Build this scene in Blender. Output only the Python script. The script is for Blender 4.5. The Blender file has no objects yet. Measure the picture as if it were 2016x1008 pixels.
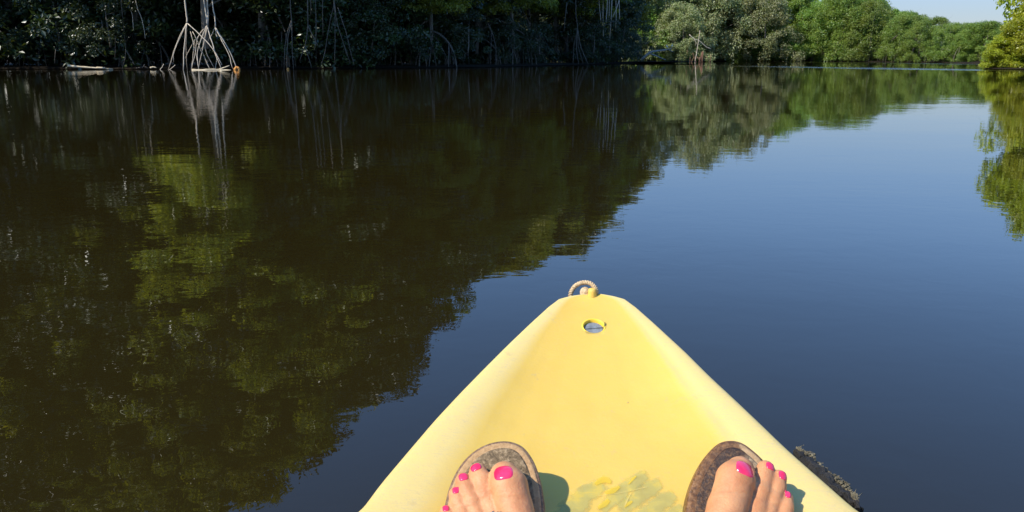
import bpy, math, random
import numpy as np
from mathutils import Vector
rng = np.random.default_rng(7); random.seed(7)
S = bpy.context.scene
C = S.collection

# ------------------------------------------------------------------ camera
H = 0.50                      # eye height over the water
FPX = 1600.0                  # focal length in pixels of the 2016 px wide photo
HORIZON = 111.0
PITCH = math.atan((504-HORIZON)/FPX)
cd = bpy.data.cameras.new('camera'); cam = bpy.data.objects.new('camera', cd); C.objects.link(cam)
cd.sensor_width = 36.0; cd.lens = 36.0*FPX/2016.0
cd.clip_start = 0.02; cd.clip_end = 5000
cam.location = (0, 0, H); cam.rotation_euler = (math.pi/2-PITCH, 0, 0)
S.camera = cam
# ------------------------------------------------------------------ light
SUN_AZ = math.radians(-118)   # clockwise from +Y
SUN_EL = math.radians(44)
w = bpy.data.worlds.new('World'); S.world = w; w.use_nodes = True
nt = w.node_tree; nt.nodes.clear()
sky = nt.nodes.new('ShaderNodeTexSky'); sky.sky_type = 'NISHITA'; sky.sun_disc = False
sky.sun_elevation = SUN_EL; sky.sun_rotation = SUN_AZ % (2*math.pi)
sky.air_density = 1.0; sky.dust_density = 0.0; sky.ozone_density = 2.5; sky.altitude = 0
bg = nt.nodes.new('ShaderNodeBackground'); bg.inputs[1].default_value = 0.13
out = nt.nodes.new('ShaderNodeOutputWorld')
hs = nt.nodes.new('ShaderNodeHueSaturation'); hs.inputs['Saturation'].default_value = 1.9
tm = nt.nodes.new('ShaderNodeMix'); tm.data_type = 'RGBA'; tm.blend_type = 'MULTIPLY'; tm.inputs[0].default_value = 1; tm.inputs[7].default_value = (2.25, 2.45, 3.15, 1)
gm = nt.nodes.new('ShaderNodeGamma'); gm.inputs[1].default_value = .45; nt.links.new(sky.outputs[0], gm.inputs[0]); nt.links.new(gm.outputs[0], hs.inputs['Color']); nt.links.new(hs.outputs[0], tm.inputs[6]); 
tc = nt.nodes.new('ShaderNodeTexCoord'); sz = nt.nodes.new('ShaderNodeSeparateXYZ'); nt.links.new(tc.outputs['Generated'], sz.inputs[0])
el = nt.nodes.new('ShaderNodeMapRange'); el.interpolation_type = 'SMOOTHSTEP'; el.inputs[1].default_value = .02; el.inputs[2].default_value = .22; el.inputs[3].default_value = .55; el.inputs[4].default_value = 1.0
nt.links.new(sz.outputs[2], el.inputs[0])
vm = nt.nodes.new('ShaderNodeVectorMath'); vm.operation = 'SCALE'; nt.links.new(tm.outputs[2], vm.inputs[0]); nt.links.new(el.outputs[0], vm.inputs['Scale']); nt.links.new(vm.outputs[0], bg.inputs[0]); nt.links.new(bg.outputs[0], out.inputs[0])
sd = bpy.data.lights.new('sun', 'SUN'); sd.energy = 4.6; sd.angle = math.radians(0.5); sd.color = (1, .95, .86)
sun = bpy.data.objects.new('sun', sd); C.objects.link(sun)
SUN_DIR = Vector((math.sin(SUN_AZ)*math.cos(SUN_EL), math.cos(SUN_AZ)*math.cos(SUN_EL), math.sin(SUN_EL)))
sun.rotation_euler = SUN_DIR.to_track_quat('Z', 'Y').to_euler(); sun.location = SUN_DIR*50
S.view_settings.view_transform = 'Standard'; S.view_settings.look = 'None'
S.view_settings.exposure = 0.45; S.view_settings.gamma = 1.0; S.view_settings.use_curve_mapping = False

# ------------------------------------------------------------------ helpers
sP, cP = math.sin(PITCH), math.cos(PITCH)
def ray(px, py):
    r = (px-1008)/FPX; d = (py-504)/FPX
    return Vector((r, cP-d*sP, -sP-d*cP))
def on_z(px, py, z=0.0):
    v = ray(px, py); t = (z-H)/v.z
    return Vector((v.x*t, v.y*t, z))
def at_y(px, py, y):
    v = ray(px, py); t = y/v.y
    return Vector((v.x*t, y, H+v.z*t))

def obj(name, mesh, mat=None, parent=None, **kw):
    if mat and not mesh.materials: mesh.materials.append(mat)
    o = bpy.data.objects.new(name, mesh); C.objects.link(o)
    if parent: o.parent = parent
    for k, v in kw.items(): o[k] = v
    return o
def empty(name, loc=(0, 0, 0), rz=0, label=None, category=None, group=None):
    o = bpy.data.objects.new(name, None); C.objects.link(o)
    o.location = loc; o.rotation_euler = (0, 0, rz); o.empty_display_size = .1
    if label: o['label'] = label
    if category: o['category'] = category
    if group: o['group'] = group
    return o
def mesh_np(name, V, F, smooth=True):
    """V (n,3), F (m,k) all faces the same size"""
    V = np.asarray(V, dtype=np.float32); F = np.asarray(F, dtype=np.int32)
    m = bpy.data.meshes.new(name)
    m.vertices.add(len(V)); m.vertices.foreach_set('co', V.ravel())
    k = F.shape[1]
    m.loops.add(F.size); m.loops.foreach_set('vertex_index', F.ravel())
    m.polygons.add(len(F)); m.polygons.foreach_set('loop_start', np.arange(len(F), dtype=np.int32)*k)
    m.polygons.foreach_set('loop_total', np.full(len(F), k, dtype=np.int32))
    m.polygons.foreach_set('use_smooth', np.full(len(F), smooth, dtype=bool))
    m.update(calc_edges=True)
    return m
def mesh_py(name, V, F, smooth=True):
    m = bpy.data.meshes.new(name); m.from_pydata([tuple(v) for v in V], [], F); m.update()
    for p in m.polygons: p.use_smooth = smooth
    return m
class MB:
    """collects tubes and lumps into one mesh"""
    def __init__(s): s.V = []; s.F = []
    def tube(s, pts, rad, n=6, cap=True):
        pts = [Vector(p) for p in pts]
        if not hasattr(rad, '__len__'): rad = [rad]*len(pts)
        b = len(s.V); up = Vector((0, 0, 1)); N = len(pts)
        nrm = None
        for i, p in enumerate(pts):
            t = (pts[min(i+1, N-1)]-pts[max(i-1, 0)]).normalized()
            if nrm is None:
                a = up if abs(t.z) < .9 else Vector((1, 0, 0)); nrm = (a-t*a.dot(t)).normalized()
            else:
                nrm = (nrm-t*nrm.dot(t)).normalized()
            bn = t.cross(nrm)
            for k in range(n):
                an = 2*math.pi*k/n
                s.V.append(p+(nrm*math.cos(an)+bn*math.sin(an))*rad[i])
        for i in range(N-1):
            for k in range(n):
                k2 = (k+1) % n
                s.F.append((b+i*n+k, b+i*n+k2, b+(i+1)*n+k2, b+(i+1)*n+k))
        if cap:
            s.F.append(tuple(b+k for k in range(n))[::-1]); s.F.append(tuple(b+(N-1)*n+k for k in range(n)))
    def lump(s, c, r, n=8, m=5, jit=0.0, rnd=None):
        b = len(s.V); c = Vector(c)
        if not hasattr(r, '__len__'): r = (r, r, r)
        rnd = rnd or random
        for i in range(m+1):
            th = math.pi*i/m
            for k in range(n):
                ph = 2*math.pi*k/n; q = 1+jit*(rnd.random()-.5)*2 if 0 < i < m else 1
                s.V.append(c+Vector((r[0]*math.sin(th)*math.cos(ph)*q, r[1]*math.sin(th)*math.sin(ph)*q, r[2]*math.cos(th)*q)))
        for i in range(m):
            for k in range(n):
                k2 = (k+1) % n
                s.F.append((b+i*n+k, b+(i+1)*n+k, b+(i+1)*n+k2, b+i*n+k2))
    def mesh(s, name, smooth=True): return mesh_py(name, s.V, s.F, smooth)
def smooth_line(pts, n):
    """Catmull-Rom through pts, n samples per span"""
    P = [Vector(p) for p in pts]; P = [P[0]*2-P[1]]+P+[P[-1]*2-P[-2]]; o = []
    for i in range(1, len(P)-2):
        for k in range(n):
            t = k/n; a, b, c, d = P[i-1], P[i], P[i+1], P[i+2]
            o.append(.5*((2*b)+(c-a)*t+(2*a-5*b+4*c-d)*t*t+(3*b-a-3*c+d)*t**3))
    o.append(P[-2]); return o

# ------------------------------------------------------------------ materials
class M:
    def __init__(s, name):
        s.m = bpy.data.materials.new(name); s.m.use_nodes = True; s.t = s.m.node_tree; s.N = s.t.nodes; s.L = s.t.links
        s.b = s.N['Principled BSDF']; s.o = s.N['Material Output']
    def n(s, typ, **kw):
        x = s.N.new(typ)
        for k, v in kw.items():
            if k.startswith('i_'):
                key = k[2:]; key = int(key) if key.isdigit() else key.replace('_', ' ')
                x.inputs[key].default_value = v
            else: setattr(x, k, v)
        return x
    def l(s, a, b): s.L.new(a, b)
    def set(s, **kw):
        for k, v in kw.items(): s.b.inputs[k.replace('_', ' ')].default_value = v
        return s
    def mix(s, fac, a, b, blend='MIX'):
        x = s.N.new('ShaderNodeMix'); x.data_type = 'RGBA'; x.blend_type = blend
        for v, i in ((fac, 0), (a, 6), (b, 7)):
            if hasattr(v, 'is_linked') or isinstance(v, bpy.types.NodeSocket): s.L.new(v, x.inputs[i])
            else: x.inputs[i].default_value = (*v, 1) if (i > 0 and len(v) == 3) else v
        return x.outputs[2]
    def math(s, op, a, b=0.0, clamp=False):
        x = s.N.new('ShaderNodeMath'); x.operation = op; x.use_clamp = clamp
        for v, i in ((a, 0), (b, 1)):
            if isinstance(v, bpy.types.NodeSocket): s.L.new(v, x.inputs[i])
            else: x.inputs[i].default_value = v
        return x.outputs[0]
    def noise(s, scale, detail=4, rough=.55, vec=None, dist=0.0):
        x = s.n('ShaderNodeTexNoise'); x.inputs['Scale'].default_value = scale; x.inputs['Detail'].default_value = detail
        x.inputs['Roughness'].default_value = rough; x.inputs['Distortion'].default_value = dist
        if vec is not None: s.l(vec, x.inputs['Vector'])
        return x.outputs['Fac']
    def ramp(s, fac, stops):
        x = s.n('ShaderNodeValToRGB'); e = x.color_ramp.elements
        while len(e) < len(stops): e.new(.5)
        for q, (p, c) in zip(e, stops):
            q.position = p; q.color = (*c, 1) if hasattr(c, '__len__') else (c, c, c, 1)
        s.l(fac, x.inputs[0]); return x.outputs[0]
    def pos(s): return s.n('ShaderNodeNewGeometry').outputs['Position']
    def objco(s): return s.n('ShaderNodeTexCoord').outputs['Object']
    def scaled(s, vec, sc):
        x = s.n('ShaderNodeMapping'); x.inputs['Scale'].default_value = sc; s.l(vec, x.inputs['Vector']); return x.outputs[0]
    def bump(s, h, dist, strength=1.0, normal=None):
        x = s.n('ShaderNodeBump'); x.inputs['Distance'].default_value = dist; x.inputs['Strength'].default_value = strength
        s.l(h, x.inputs['Height'])
        if normal is not None: s.l(normal, x.inputs['Normal'])
        return x.outputs[0]

def leaf_mat(name, c1, c2, c3, trans=.35, rough=.38, spec=.5):
    a = M(name); a.N.remove(a.b)
    g = a.n('ShaderNodeNewGeometry'); oi = a.n('ShaderNodeObjectInfo')
    col = a.ramp(g.outputs['Random Per Island'], [(0, c1), (.6, c2), (.93, c3), (1, c3)])
    big = a.noise(.9, 3, .6, g.outputs['Position'])
    col = a.mix(a.ramp(big, [(.35, 0), (.65, 1)]), col, a.mix(.6, col, c3))
    hv = a.n('ShaderNodeHueSaturation')
    a.l(col, hv.inputs['Color'])
    a.l(a.math('MULTIPLY_ADD', oi.outputs['Random'], .03), hv.inputs['Hue'])
    hv.inputs['Hue'].default_value = .5
    hm = hv.inputs['Hue'].links[0].from_node; hm.inputs[2].default_value = .485
    v = a.math('MULTIPLY_ADD', oi.outputs['Random'], .45); v.node.inputs[2].default_value = .78
    a.l(v, hv.inputs['Value'])
    c = hv.outputs[0]
    p = a.n('ShaderNodeBsdfPrincipled'); a.l(c, p.inputs['Base Color']); p.inputs['Roughness'].default_value = rough
    p.inputs['Specular IOR Level'].default_value = spec
    t = a.n('ShaderNodeBsdfTranslucent')
    a.l(a.mix(1.0, c, (1.5, 1.35, .45), 'MULTIPLY'), t.inputs[0])
    mx = a.n('ShaderNodeMixShader'); mx.inputs[0].default_value = trans
    a.l(p.outputs[0], mx.inputs[1]); a.l(t.outputs[0], mx.inputs[2]); a.l(mx.outputs[0], a.o.inputs[0])
    return a.m
LEAF = leaf_mat('sun_tinted_leaf', (.11, .165, .02), (.20, .26, .03), (.36, .37, .06), .5, .33, .7)  # sunlit copy: brightness of the lit crowns partly put into the leaf colour
LEAF_SHADED = leaf_mat('shade_tinted_leaf', (.010, .026, .009), (.020, .044, .013), (.06, .08, .02), .25, .36, .7)  # shaded copy: gloom of the grove's lower and back foliage painted into the colour
LEAF_FAR = leaf_mat('far_mangrove_leaf', (.075, .15, .028), (.14, .25, .038), (.25, .32, .055), .35)
LEAF_PALE = leaf_mat('dry_pale_leaf', (.21, .23, .10), (.38, .36, .20), (.18, .24, .07), .25)
LEAF_LIME = leaf_mat('lime_leaf', (.15, .23, .012), (.29, .36, .018), (.46, .48, .06), .42, .3)

def wood(name, c1, c2, rough=.85, sc=6):
    a = M(name); p = a.objco(); f = a.noise(sc, 6, .65, a.scaled(p, (1, 1, .25)))
    a.l(a.ramp(f, [(.3, c1), (.7, c2)]), a.b.inputs['Base Color']); a.b.inputs['Roughness'].default_value = rough
    a.l(a.bump(f, .02), a.b.inputs['Normal']); return a.m
BARK = wood('bark', (.10, .08, .06), (.22, .19, .15))
ROOT_PALE = wood('pale_root', (.46, .37, .27), (.72, .62, .48), sc=9)
ROOT_GREY = wood('grey_root', (.07, .06, .045), (.18, .15, .12), sc=9)
ROOT_DIM = wood('dim_root', (.065, .055, .042), (.15, .125, .095), sc=9)
DEAD = wood('dead_branch', (.22, .20, .17), (.40, .37, .31), sc=9)
ROOT_RED = wood('rusty_root', (.13, .055, .03), (.28, .15, .09), sc=9)
DRIFT = wood('bleached_driftwood', (.42, .33, .20), (.62, .52, .36), sc=5)
DRIFT_ORANGE = wood('orange_driftwood', (.45, .16, .03), (.65, .33, .08), sc=12)

mm = M('mud'); f = mm.noise(1.2, 8, .6, mm.pos())
mm.l(mm.ramp(f, [(.3, (.010, .008, .005)), (.7, (.030, .022, .014))]), mm.b.inputs['Base Color'])
mm.b.inputs['Roughness'].default_value = .95; mm.b.inputs['Specular IOR Level'].default_value = .1; mm.l(mm.bump(f, .08), mm.b.inputs['Normal']); MUD = mm.m

# water ---------------------------------------------------------------
wm = M('river_water')
pos = wm.pos()
wm.set(Base_Color=(.0165, .0120, .0030, 1), Roughness=.0, IOR=1.42)
wm.b.inputs['Specular IOR Level'].default_value = .5
fine = wm.noise(11, 2, .5, wm.scaled(pos, (1, 1.25, 1)), .6)
mid = wm.noise(3.2, 2, .5, wm.scaled(pos, (.8, 1.3, 1)), .4)
big = wm.noise(.55, 2, .5, wm.scaled(pos, (.6, 1.4, 1)), .2)
patch = wm.ramp(wm.noise(.35, 2, .5, pos), [(.38, .25), (.62, 1.0)])
sep = wm.n('ShaderNodeSeparateXYZ'); wm.l(pos, sep.inputs[0])
# calmer out on the open channel (right), livelier by the grove (left)
side = wm.n('ShaderNodeMapRange'); side.inputs[1].default_value = -1.2; side.inputs[2].default_value = .8
side.inputs[3].default_value = 1.0; side.inputs[4].default_value = .4; wm.l(sep.outputs[0], side.inputs[0])
h1 = wm.math('MULTIPLY', wm.math('MULTIPLY', fine, patch), side.outputs[0])
n1 = wm.bump(h1, .0008)
n2 = wm.bump(wm.math('MULTIPLY', mid, side.outputs[0]), .0011, 1.0, wm.bump(wm.math('MULTIPLY', wm.noise(26, 2, .5, pos, .8), side.outputs[0]), .00012, 1.0, n1))
n3 = wm.bump(big, .0028, 1.0, n2)
# two wind-ruffled strips near the far bank
def strip(p0, p1, half):
    d = (p1-p0); d.z = 0; nrm = Vector((-d.y, d.x, 0)).normalized()
    dt = wm.n('ShaderNodeVectorMath', operation='DOT_PRODUCT'); wm.l(pos, dt.inputs[0]); dt.inputs[1].default_value = nrm
    wob = wm.math('MULTIPLY', wm.math('SUBTRACT', wm.noise(.18, 2, .5, pos), .5), half*1.2)
    a = wm.math('ABSOLUTE', wm.math('ADD', wm.math('SUBTRACT', dt.outputs['Value'], p0.dot(nrm)), wob))
    m = wm.math('SUBTRACT', 1.0, wm.math('DIVIDE', a, half), True)
    gx = wm.n('ShaderNodeMapRange'); gx.inputs[1].default_value = 9; gx.inputs[2].default_value = 14
    wm.l(sep.outputs[0], gx.inputs[0])
    return wm.math('MULTIPLY', wm.math('MULTIPLY', m, 3.0, True), gx.outputs[0], True)
s1 = strip(on_z(1512, 131), on_z(1940, 137.5), 2.0)
s2 = strip(on_z(1560, 121.8), on_z(1940, 126.5), 3.0)
ruf = wm.math('MAXIMUM', s1, s2)
hr = wm.math('MULTIPLY', wm.noise(2.2, 3, .6, pos), ruf)
n4 = wm.bump(hr, .075, 1.0, n3)
wm.l(n4, wm.b.inputs['Normal'])
WATER = wm.m

# ------------------------------------------------------------------ river, banks
def sheet(name, x0, x1, y0, y1, z, mat, kind='structure'):
    m = mesh_py(name, [(x0, y0, z), (x1, y0, z), (x1, y1, z), (x0, y1, z)], [(0, 1, 2, 3)], False)
    return obj(name, m, mat, kind=kind)
sheet('river_water', -1500, 1500, -1500, 1500, 0.0, WATER)
sheet('river_bed', -1500, 1500, -1500, 1500, -1.6, MUD)

left_px = [(0, 136.2), (200, 136.3), (400, 136), (600, 135.5), (800, 134.5), (950, 132.5), (1100, 129), (1200, 126.5), (1300, 124), (1400, 121), (1512, 120.4), (1700, 121.7), (1850, 123.2), (1945, 124.6)]
bank = [on_z(a, b) for a, b in left_px]
BL = [Vector((-150, -90, 0)), Vector((-120, 5, 0)), Vector((-70, 27, 0)), Vector((-42, 33, 0))]+bank[:9]+[Vector((11.2, 62.5, 0)), Vector((8, 67, 0))]
BF = [Vector((-60, 84, 0)), Vector((-20, 85, 0)), Vector((4, 84, 0)), Vector((13, 82.5, 0))]+bank[9:]+[Vector((60, 60, 0)), Vector((110, 72, 0)), Vector((230, 80, 0))]
tipR = on_z(1960, 134.6)
BR = [Vector((260, 60, 0)), Vector((120, 58, 0)), Vector((50, 50, 0)), Vector((27.5, 40, 0)), tipR, on_z(2010, 137.2), Vector((30, 28.5, 0)), Vector((50, 20, 0)), Vector((90, -10, 0)), Vector((120, -90, 0))]
def land(name, line, close, offs, zs):
    L = smooth_line(line, 8); n = len(L); V = []; F = []; K = len(offs)
    for i, p in enumerate(L):
        t = (L[min(i+1, n-1)]-L[max(i-1, 0)]).normalized(); nr = Vector((-t.y, t.x, 0))   # inland is to the left of travel
        for k, (o, z) in enumerate(zip(offs, zs)):
            q = p+nr*(o+(.15*math.sin(i*1.7+k)+.1*random.uniform(-1, 1) if k in (1, 2, 3) else 0)); V.append((q.x, q.y, z))
    for i in range(n-1):
        for k in range(K-1): F.append((i*K+k, i*K+k+1, (i+1)*K+k+1, (i+1)*K+k))
    if close:      # ground of the interior, bounded by the shoreline itself
        b = len(V); V += [(p.x, p.y, .02) for p in L]+[(x, y, .02) for x, y in close]
        F.append(tuple(range(b, len(V))))
    return obj(name, mesh_py(name, V, F, False), MUD, kind='structure')
land('mud_bank', BL, [(-5, 71), (-60, 74), (-200, 62), (-260, -90)], [-.6, 0, .5, 2.2], [-1.7, -.03, .05, .12])
land('mud_bank', BF, None, [-.6, 0, .5, 2.2, 10, 250], [-1.7, -.03, .05, .12, .6, .8])
land('mud_bank', BR, [(300, -90), (300, 55)], [-.6, 0, .5, 2.2], [-1.7, -.03, .05, .12])

# ------------------------------------------------------------------ foliage
def leaves(name, centres, radii, per, L, W, up=.5, shell=.55, flip=-.3):
    """leaf quads folded on the midrib, spread through clumps"""
    n = len(centres)*per
    c = np.repeat(centres, per, 0); r = np.repeat(radii, per, 0)
    d = rng.normal(size=(n, 3)); d /= np.linalg.norm(d, axis=1)[:, None]
    d[:, 2] = np.where(d[:, 2] < flip, -d[:, 2]*.6, d[:, 2])
    rad = shell+(1-shell)*rng.random(n)**.7
    p = c+d*r*rad[:, None]
    nrm = d*.6+rng.normal(size=(n, 3))*.55; nrm[:, 2] += up
    nrm /= np.linalg.norm(nrm, axis=1)[:, None]
    t = rng.normal(size=(n, 3))+d*.7; t -= nrm*(t*nrm).sum(1)[:, None]; t /= np.linalg.norm(t, axis=1)[:, None]
    b = np.cross(nrm, t)
    s = (.7+.6*rng.random(n))[:, None]
    l = t*L*s; ww = b*W*s*.5
    V = np.stack([p, p+l*.45+ww+nrm*W*.12*s, p+l, p+l*.45-ww+nrm*W*.12*s], 1).reshape(-1, 3)
    i = np.arange(n)[:, None]*4
    F = np.concatenate([i+np.array([0, 1, 2]), i+np.array([0, 2, 3])], 1).reshape(-1, 3)
    return mesh_np(name, V, F, False)

def crown_pts(h0, h1, R, n, top_bias=0.0, lean=(0, 0), shape='col', rmin=.5, rmax=1.0):
    z = h0+(h1-h0)*rng.random(n)**(1.0-top_bias)
    q = (z-h0)/(h1-h0)
    if shape == 'col':   pr = np.clip(.72+.45*np.sin(q*3.1+.2), .3, 1.15)*np.sqrt(np.clip(1-np.clip((q-.72)/.3, 0, 1)**2, .02, 1))
    elif shape == 'dome': pr = np.sqrt(np.clip(1-(np.clip(q-.25, 0, 1)/.78)**2, .03, 1))
    else: pr = np.sqrt(np.clip(1-(q*2-1)**2*.9, .1, 1))
    a = rng.random(n)*2*np.pi
    # a few big lobes so that crowns are uneven
    k1, k2 = rng.random(2)*6
    lob = 1+.22*np.sin(a*3+k1+z*.5)+.15*np.sin(a*5+k2-z*.8)
    rr = R*pr*lob*(.35+.65*rng.random(n)**.45)
    c = np.stack([rr*np.cos(a)+lean[0]*q, rr*np.sin(a)+lean[1]*q, z], 1)
    s = rmin+(rmax-rmin)*rng.random(n)
    rad = np.stack([s, s, s*(.62 if shape == 'col' else .85)], 1)
    return c, rad
def trunk_mesh(name, h, r, nb, R, seed, z0=.9, lean=(0, 0)):
    rd = random.Random(seed); mb = MB()
    pts = []; x = y = 0
    for i in range(8):
        q = i/7; x += rd.uniform(-.12, .12)*h*.06; y += rd.uniform(-.12, .12)*h*.06
        pts.append((x+lean[0]*q, y+lean[1]*q, z0+(h-z0)*q))
    mb.tube(pts, [r*(1-.85*i/7) for i in range(8)], 7)
    for k in range(nb):
        i = rd.randint(1, 6); p = Vector(pts[i]); a = rd.uniform(0, 6.28); l = R*rd.uniform(.5, .95)
        e = p+Vector((math.cos(a)*l, math.sin(a)*l, l*rd.uniform(.2, .9)))
        m = p.lerp(e, .5)+Vector((rd.uniform(-.2, .2), rd.uniform(-.2, .2), rd.uniform(-.2, .1)))*l*.5
        pp = smooth_line([p, m, e], 3); rr = r*(1-.8*i/7)*.5
        mb.tube(pp, [rr*(1-.8*j/(len(pp)-1)) for j in range(len(pp))], 5)
    return mb.mesh(name)

VAR = {}
def variants(key, n, h0, h1, R, nc, per, L, W, mat, shape, rmin, rmax, up=.5, tb=0.0, r=.16, nb=12):
    out = []
    for k in range(n):
        lean = (rng.uniform(-.5, .5)*R*.4, rng.uniform(-.5, .5)*R*.4)
        c, rad = crown_pts(h0, h1, R, nc, tb, lean, shape, rmin, rmax)
        cm = leaves('crown', c, rad, per, L, W, up, .55, -.3 if shape == 'col' else -.8); cm.materials.append(mat)
        tm = trunk_mesh('trunk', h1*.9, r, nb, R, 31*k+7, lean=lean); tm.materials.append(BARK)
        out.append((cm, tm, h1))
    VAR[key] = out
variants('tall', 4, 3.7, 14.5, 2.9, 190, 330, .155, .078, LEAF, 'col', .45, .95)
variants('back', 2, -.2, 14.5, 3.4, 200, 240, .17, .085, LEAF_SHADED, 'col', .6, 1.1)
variants('low', 4, .15, 6.0, 2.6, 170, 210, .13, .068, LEAF_FAR, 'dome', .3, .7, nb=8, r=.10)
variants('pale', 2, .2, 5.5, 2.4, 120, 220, .12, .062, LEAF_PALE, 'dome', .3, .65, nb=10, r=.08)
variants('lime', 2, .1, 5.2, 2.1, 140, 260, .15, .08, LEAF_LIME, 'dome', .3, .6, nb=8, r=.09)
variants('under', 3, .7, 3.6, 1.4, 22, 220, .10, .05, LEAF_SHADED, 'dome', .25, .5, nb=5, r=.045)

# prop roots: arch from the trunk down into the mud
PROP = []
for k in range(5):
    rd = random.Random(100+k); hh = rd.uniform(1.2, 2.4); ll = rd.uniform(.8, 1.7)
    mb = MB(); pp = smooth_line([(0, 0, hh), (ll*.45, rd.uniform(-.1, .1), hh*.82), (ll*.85, rd.uniform(-.15, .15), hh*.4), (ll, rd.uniform(-.2, .2), -.5)], 4)
    mb.tube(pp, [.045-.018*i/(len(pp)-1) for i in range(len(pp))], 5)
    j = len(pp)//2; q = pp[j]
    for s_ in (-1, 1):
        mb.tube([q, q+Vector((.12, s_*.18, -q.z*.5)), q+Vector((.2, s_*.34, -q.z-.3))], [.026, .022, .016], 4)
    PROP.append(mb.mesh('prop_root'))
PROP_RED = [m.copy() for m in PROP[:3]]
for m in PROP: m.materials.append(ROOT_GREY)
for m in PROP_RED: m.materials.append(ROOT_RED)

def tree(name, kind, p, height, label, group=None, roots=0, cat='tree', red=False, rad=1.0, vi=None):
    vs = VAR[kind]; cm, tm, h1 = vs[(vi if vi is not None else random.randrange(len(vs)))]
    e = empty(name, (p.x, p.y, 0.0), random.uniform(0, 6.28), label, cat, group)
    s = height/h1; sxy = rad*random.uniform(.92, 1.12)*min(1.0 if kind == 'tall' else 1.25, max(.6, s))
    c = obj('crown', cm, None, e); c.scale = (sxy, sxy, s)
    t = obj('trunk', tm, None, e); t.scale = (sxy, sxy, s)
    for k in range(roots):
        r = obj('prop_root', random.choice(PROP_RED if red else PROP), None, e)
        r.rotation_euler = (0, 0, 6.28*k/max(roots, 1)+random.uniform(-.4, .4)); z = random.uniform(.7, 1.25); r.scale = (z, z, z)
    return e

# skyline read off the reflection (and directly at the far right): azimuth -> tan(elevation)
refl = [(-900, 1150), (-300, 1140), (0, 1100), (120, 1010), (300, 1050), (400, 1030), (470, 980), (555, 940), (590, 925), (620, 765), (745, 745), (775, 685), (815, 620), (845, 550), (900, 520), (1040, 500), (1125, 478), (1210, 405), (1290, 345), (1400, 320), (1490, 285), (1600, 240), (1720, 232)]
sk = []
for a, b in refl:
    v = ray(a, b); sk.append((math.atan2(v.x, v.y), -v.z/math.hypot(v.x, v.y)))
for a, b in [(1760, 8), (1800, 15), (1850, 22), (1900, 36), (1950, 44), (2050, 60), (2400, 60)]:
    v = ray(a, b); sk.append((math.atan2(v.x, v.y), v.z/math.hypot(v.x, v.y)))
sk.sort(); SKA = [a for a, _ in sk]; SKT = [t for _, t in sk]
def top_at(p, extra=0.0): return float(np.interp(math.atan2(p.x, p.y), SKA, SKT))*math.hypot(p.x, p.y)+extra

def walk(line, step):
    """points along a polyline with the inland normal"""
    res = []; acc = 0.0
    for a, b in zip(line[:-1], line[1:]):
        d = (b-a).length; t = (b-a)/d; nr = Vector((-t.y, t.x, 0)); q = step-acc
        while q < d:
            res.append((a+t*q, nr)); q += step
        acc = (acc+d) % step
    return res
ORD = ['', 'second ', 'third ', 'fourth ', 'fifth ', 'sixth ', 'seventh ', 'eighth ', 'ninth ', 'tenth ', 'eleventh ', 'twelfth ', 'thirteenth ', 'fourteenth ', 'fifteenth ']
LM = [(395, 'the pale splayed roots'), (572, 'the thin grey stilt roots'), (1139, 'the forked aerial root'), (1200, 'the hanging root tassel'), (1300, 'the branch with white birds'), (1385, 'the rust-red roots'), (1520, 'the pale dry crowns'), (1745, 'the spot where the treeline meets open sky'), (1950, 'the lime-green bush')]
def px_of(p): return 1008+FPX*p.x/(p.y*cP+H*sP)
cnt = {}
def place_name(px, look):
    lm = min(LM, key=lambda q: abs(q[0]-px)); side = 'left' if px < lm[0] else 'right'
    k = (lm[1], side, look); cnt[k] = cnt.get(k, 0)+1
    return lm[1], side, cnt[k]
front = []
for p, nr in walk(BL[2:-2], 3.0): front.append((p, nr))
for p, nr in walk(BF[1:], 3.1):
    if p.x > 75: break
    front.append((p, nr))
todo = []
for p, nr in front:
    fr = p.y > 64; q = p+nr*(random.uniform(.7, 1.5) if fr else random.uniform(1.2, 3.8))+Vector((random.uniform(-.5, .5), 0, 0)); px = px_of(q) if q.y > 1 else -9999
    todo.append((px, q, nr))
def far(px, y=99): return y > 67.5
look_count = {}
jobs = []
for px, q, nr in todo:
    if -300 < px < 430 and q.y < 50: q = q+nr*1.1
    if 47 < q.y < 66: q = q+nr*1.6
    if px < -350: kind, look = 'tall', 'tall dark mangrove beyond the left edge of the near grove'
    elif not far(px, q.y): kind, look = 'tall', 'tall shaded mangrove'
    elif px < 1555: kind, look = 'pale', 'pale dry-leaved mangrove'
    else: kind, look = 'low', 'green far mangrove'
    lm = min(LM, key=lambda z: abs(z[0]-px)); jobs.append([px, q, nr, kind, look, lm])
for j in jobs:
    same = sorted([abs(i[0]-j[5][0]) for i in jobs if i[4] == j[4] and i[5] == j[5] and (i[0] < i[5][0]) == (j[0] < j[5][0])])
    j.append(same.index(abs(j[0]-j[5][0])))
for px, q, nr, kind, look, lm, k in jobs:
    if px < -80 or px > 2080:
        lab, grp = ('mangrove of the grove past the edge of the photograph', 'mangroves past the edge of the photograph')
    else:
        lab = f"{look}, {ORD[min(k, 14)] or 'first '}{'left' if px < lm[0] else 'right'} of {lm[1]}"
        grp = 'mangroves along the waterline'
    h = top_at(q)*random.uniform(.9, 1.04)
    if kind == 'tall':
        hh = max(h, 3)
        if hh < 8: kind2 = 'low'
        else: kind2 = 'tall'
        tree('mangrove_tree', kind2, q, hh, lab, grp, roots=6 if px > -200 else 0)
    else:
        tree('mangrove_tree', kind, q, h*random.uniform(.9, 1.0), lab, grp, roots=5, red=(1350 < px < 1420))
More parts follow.
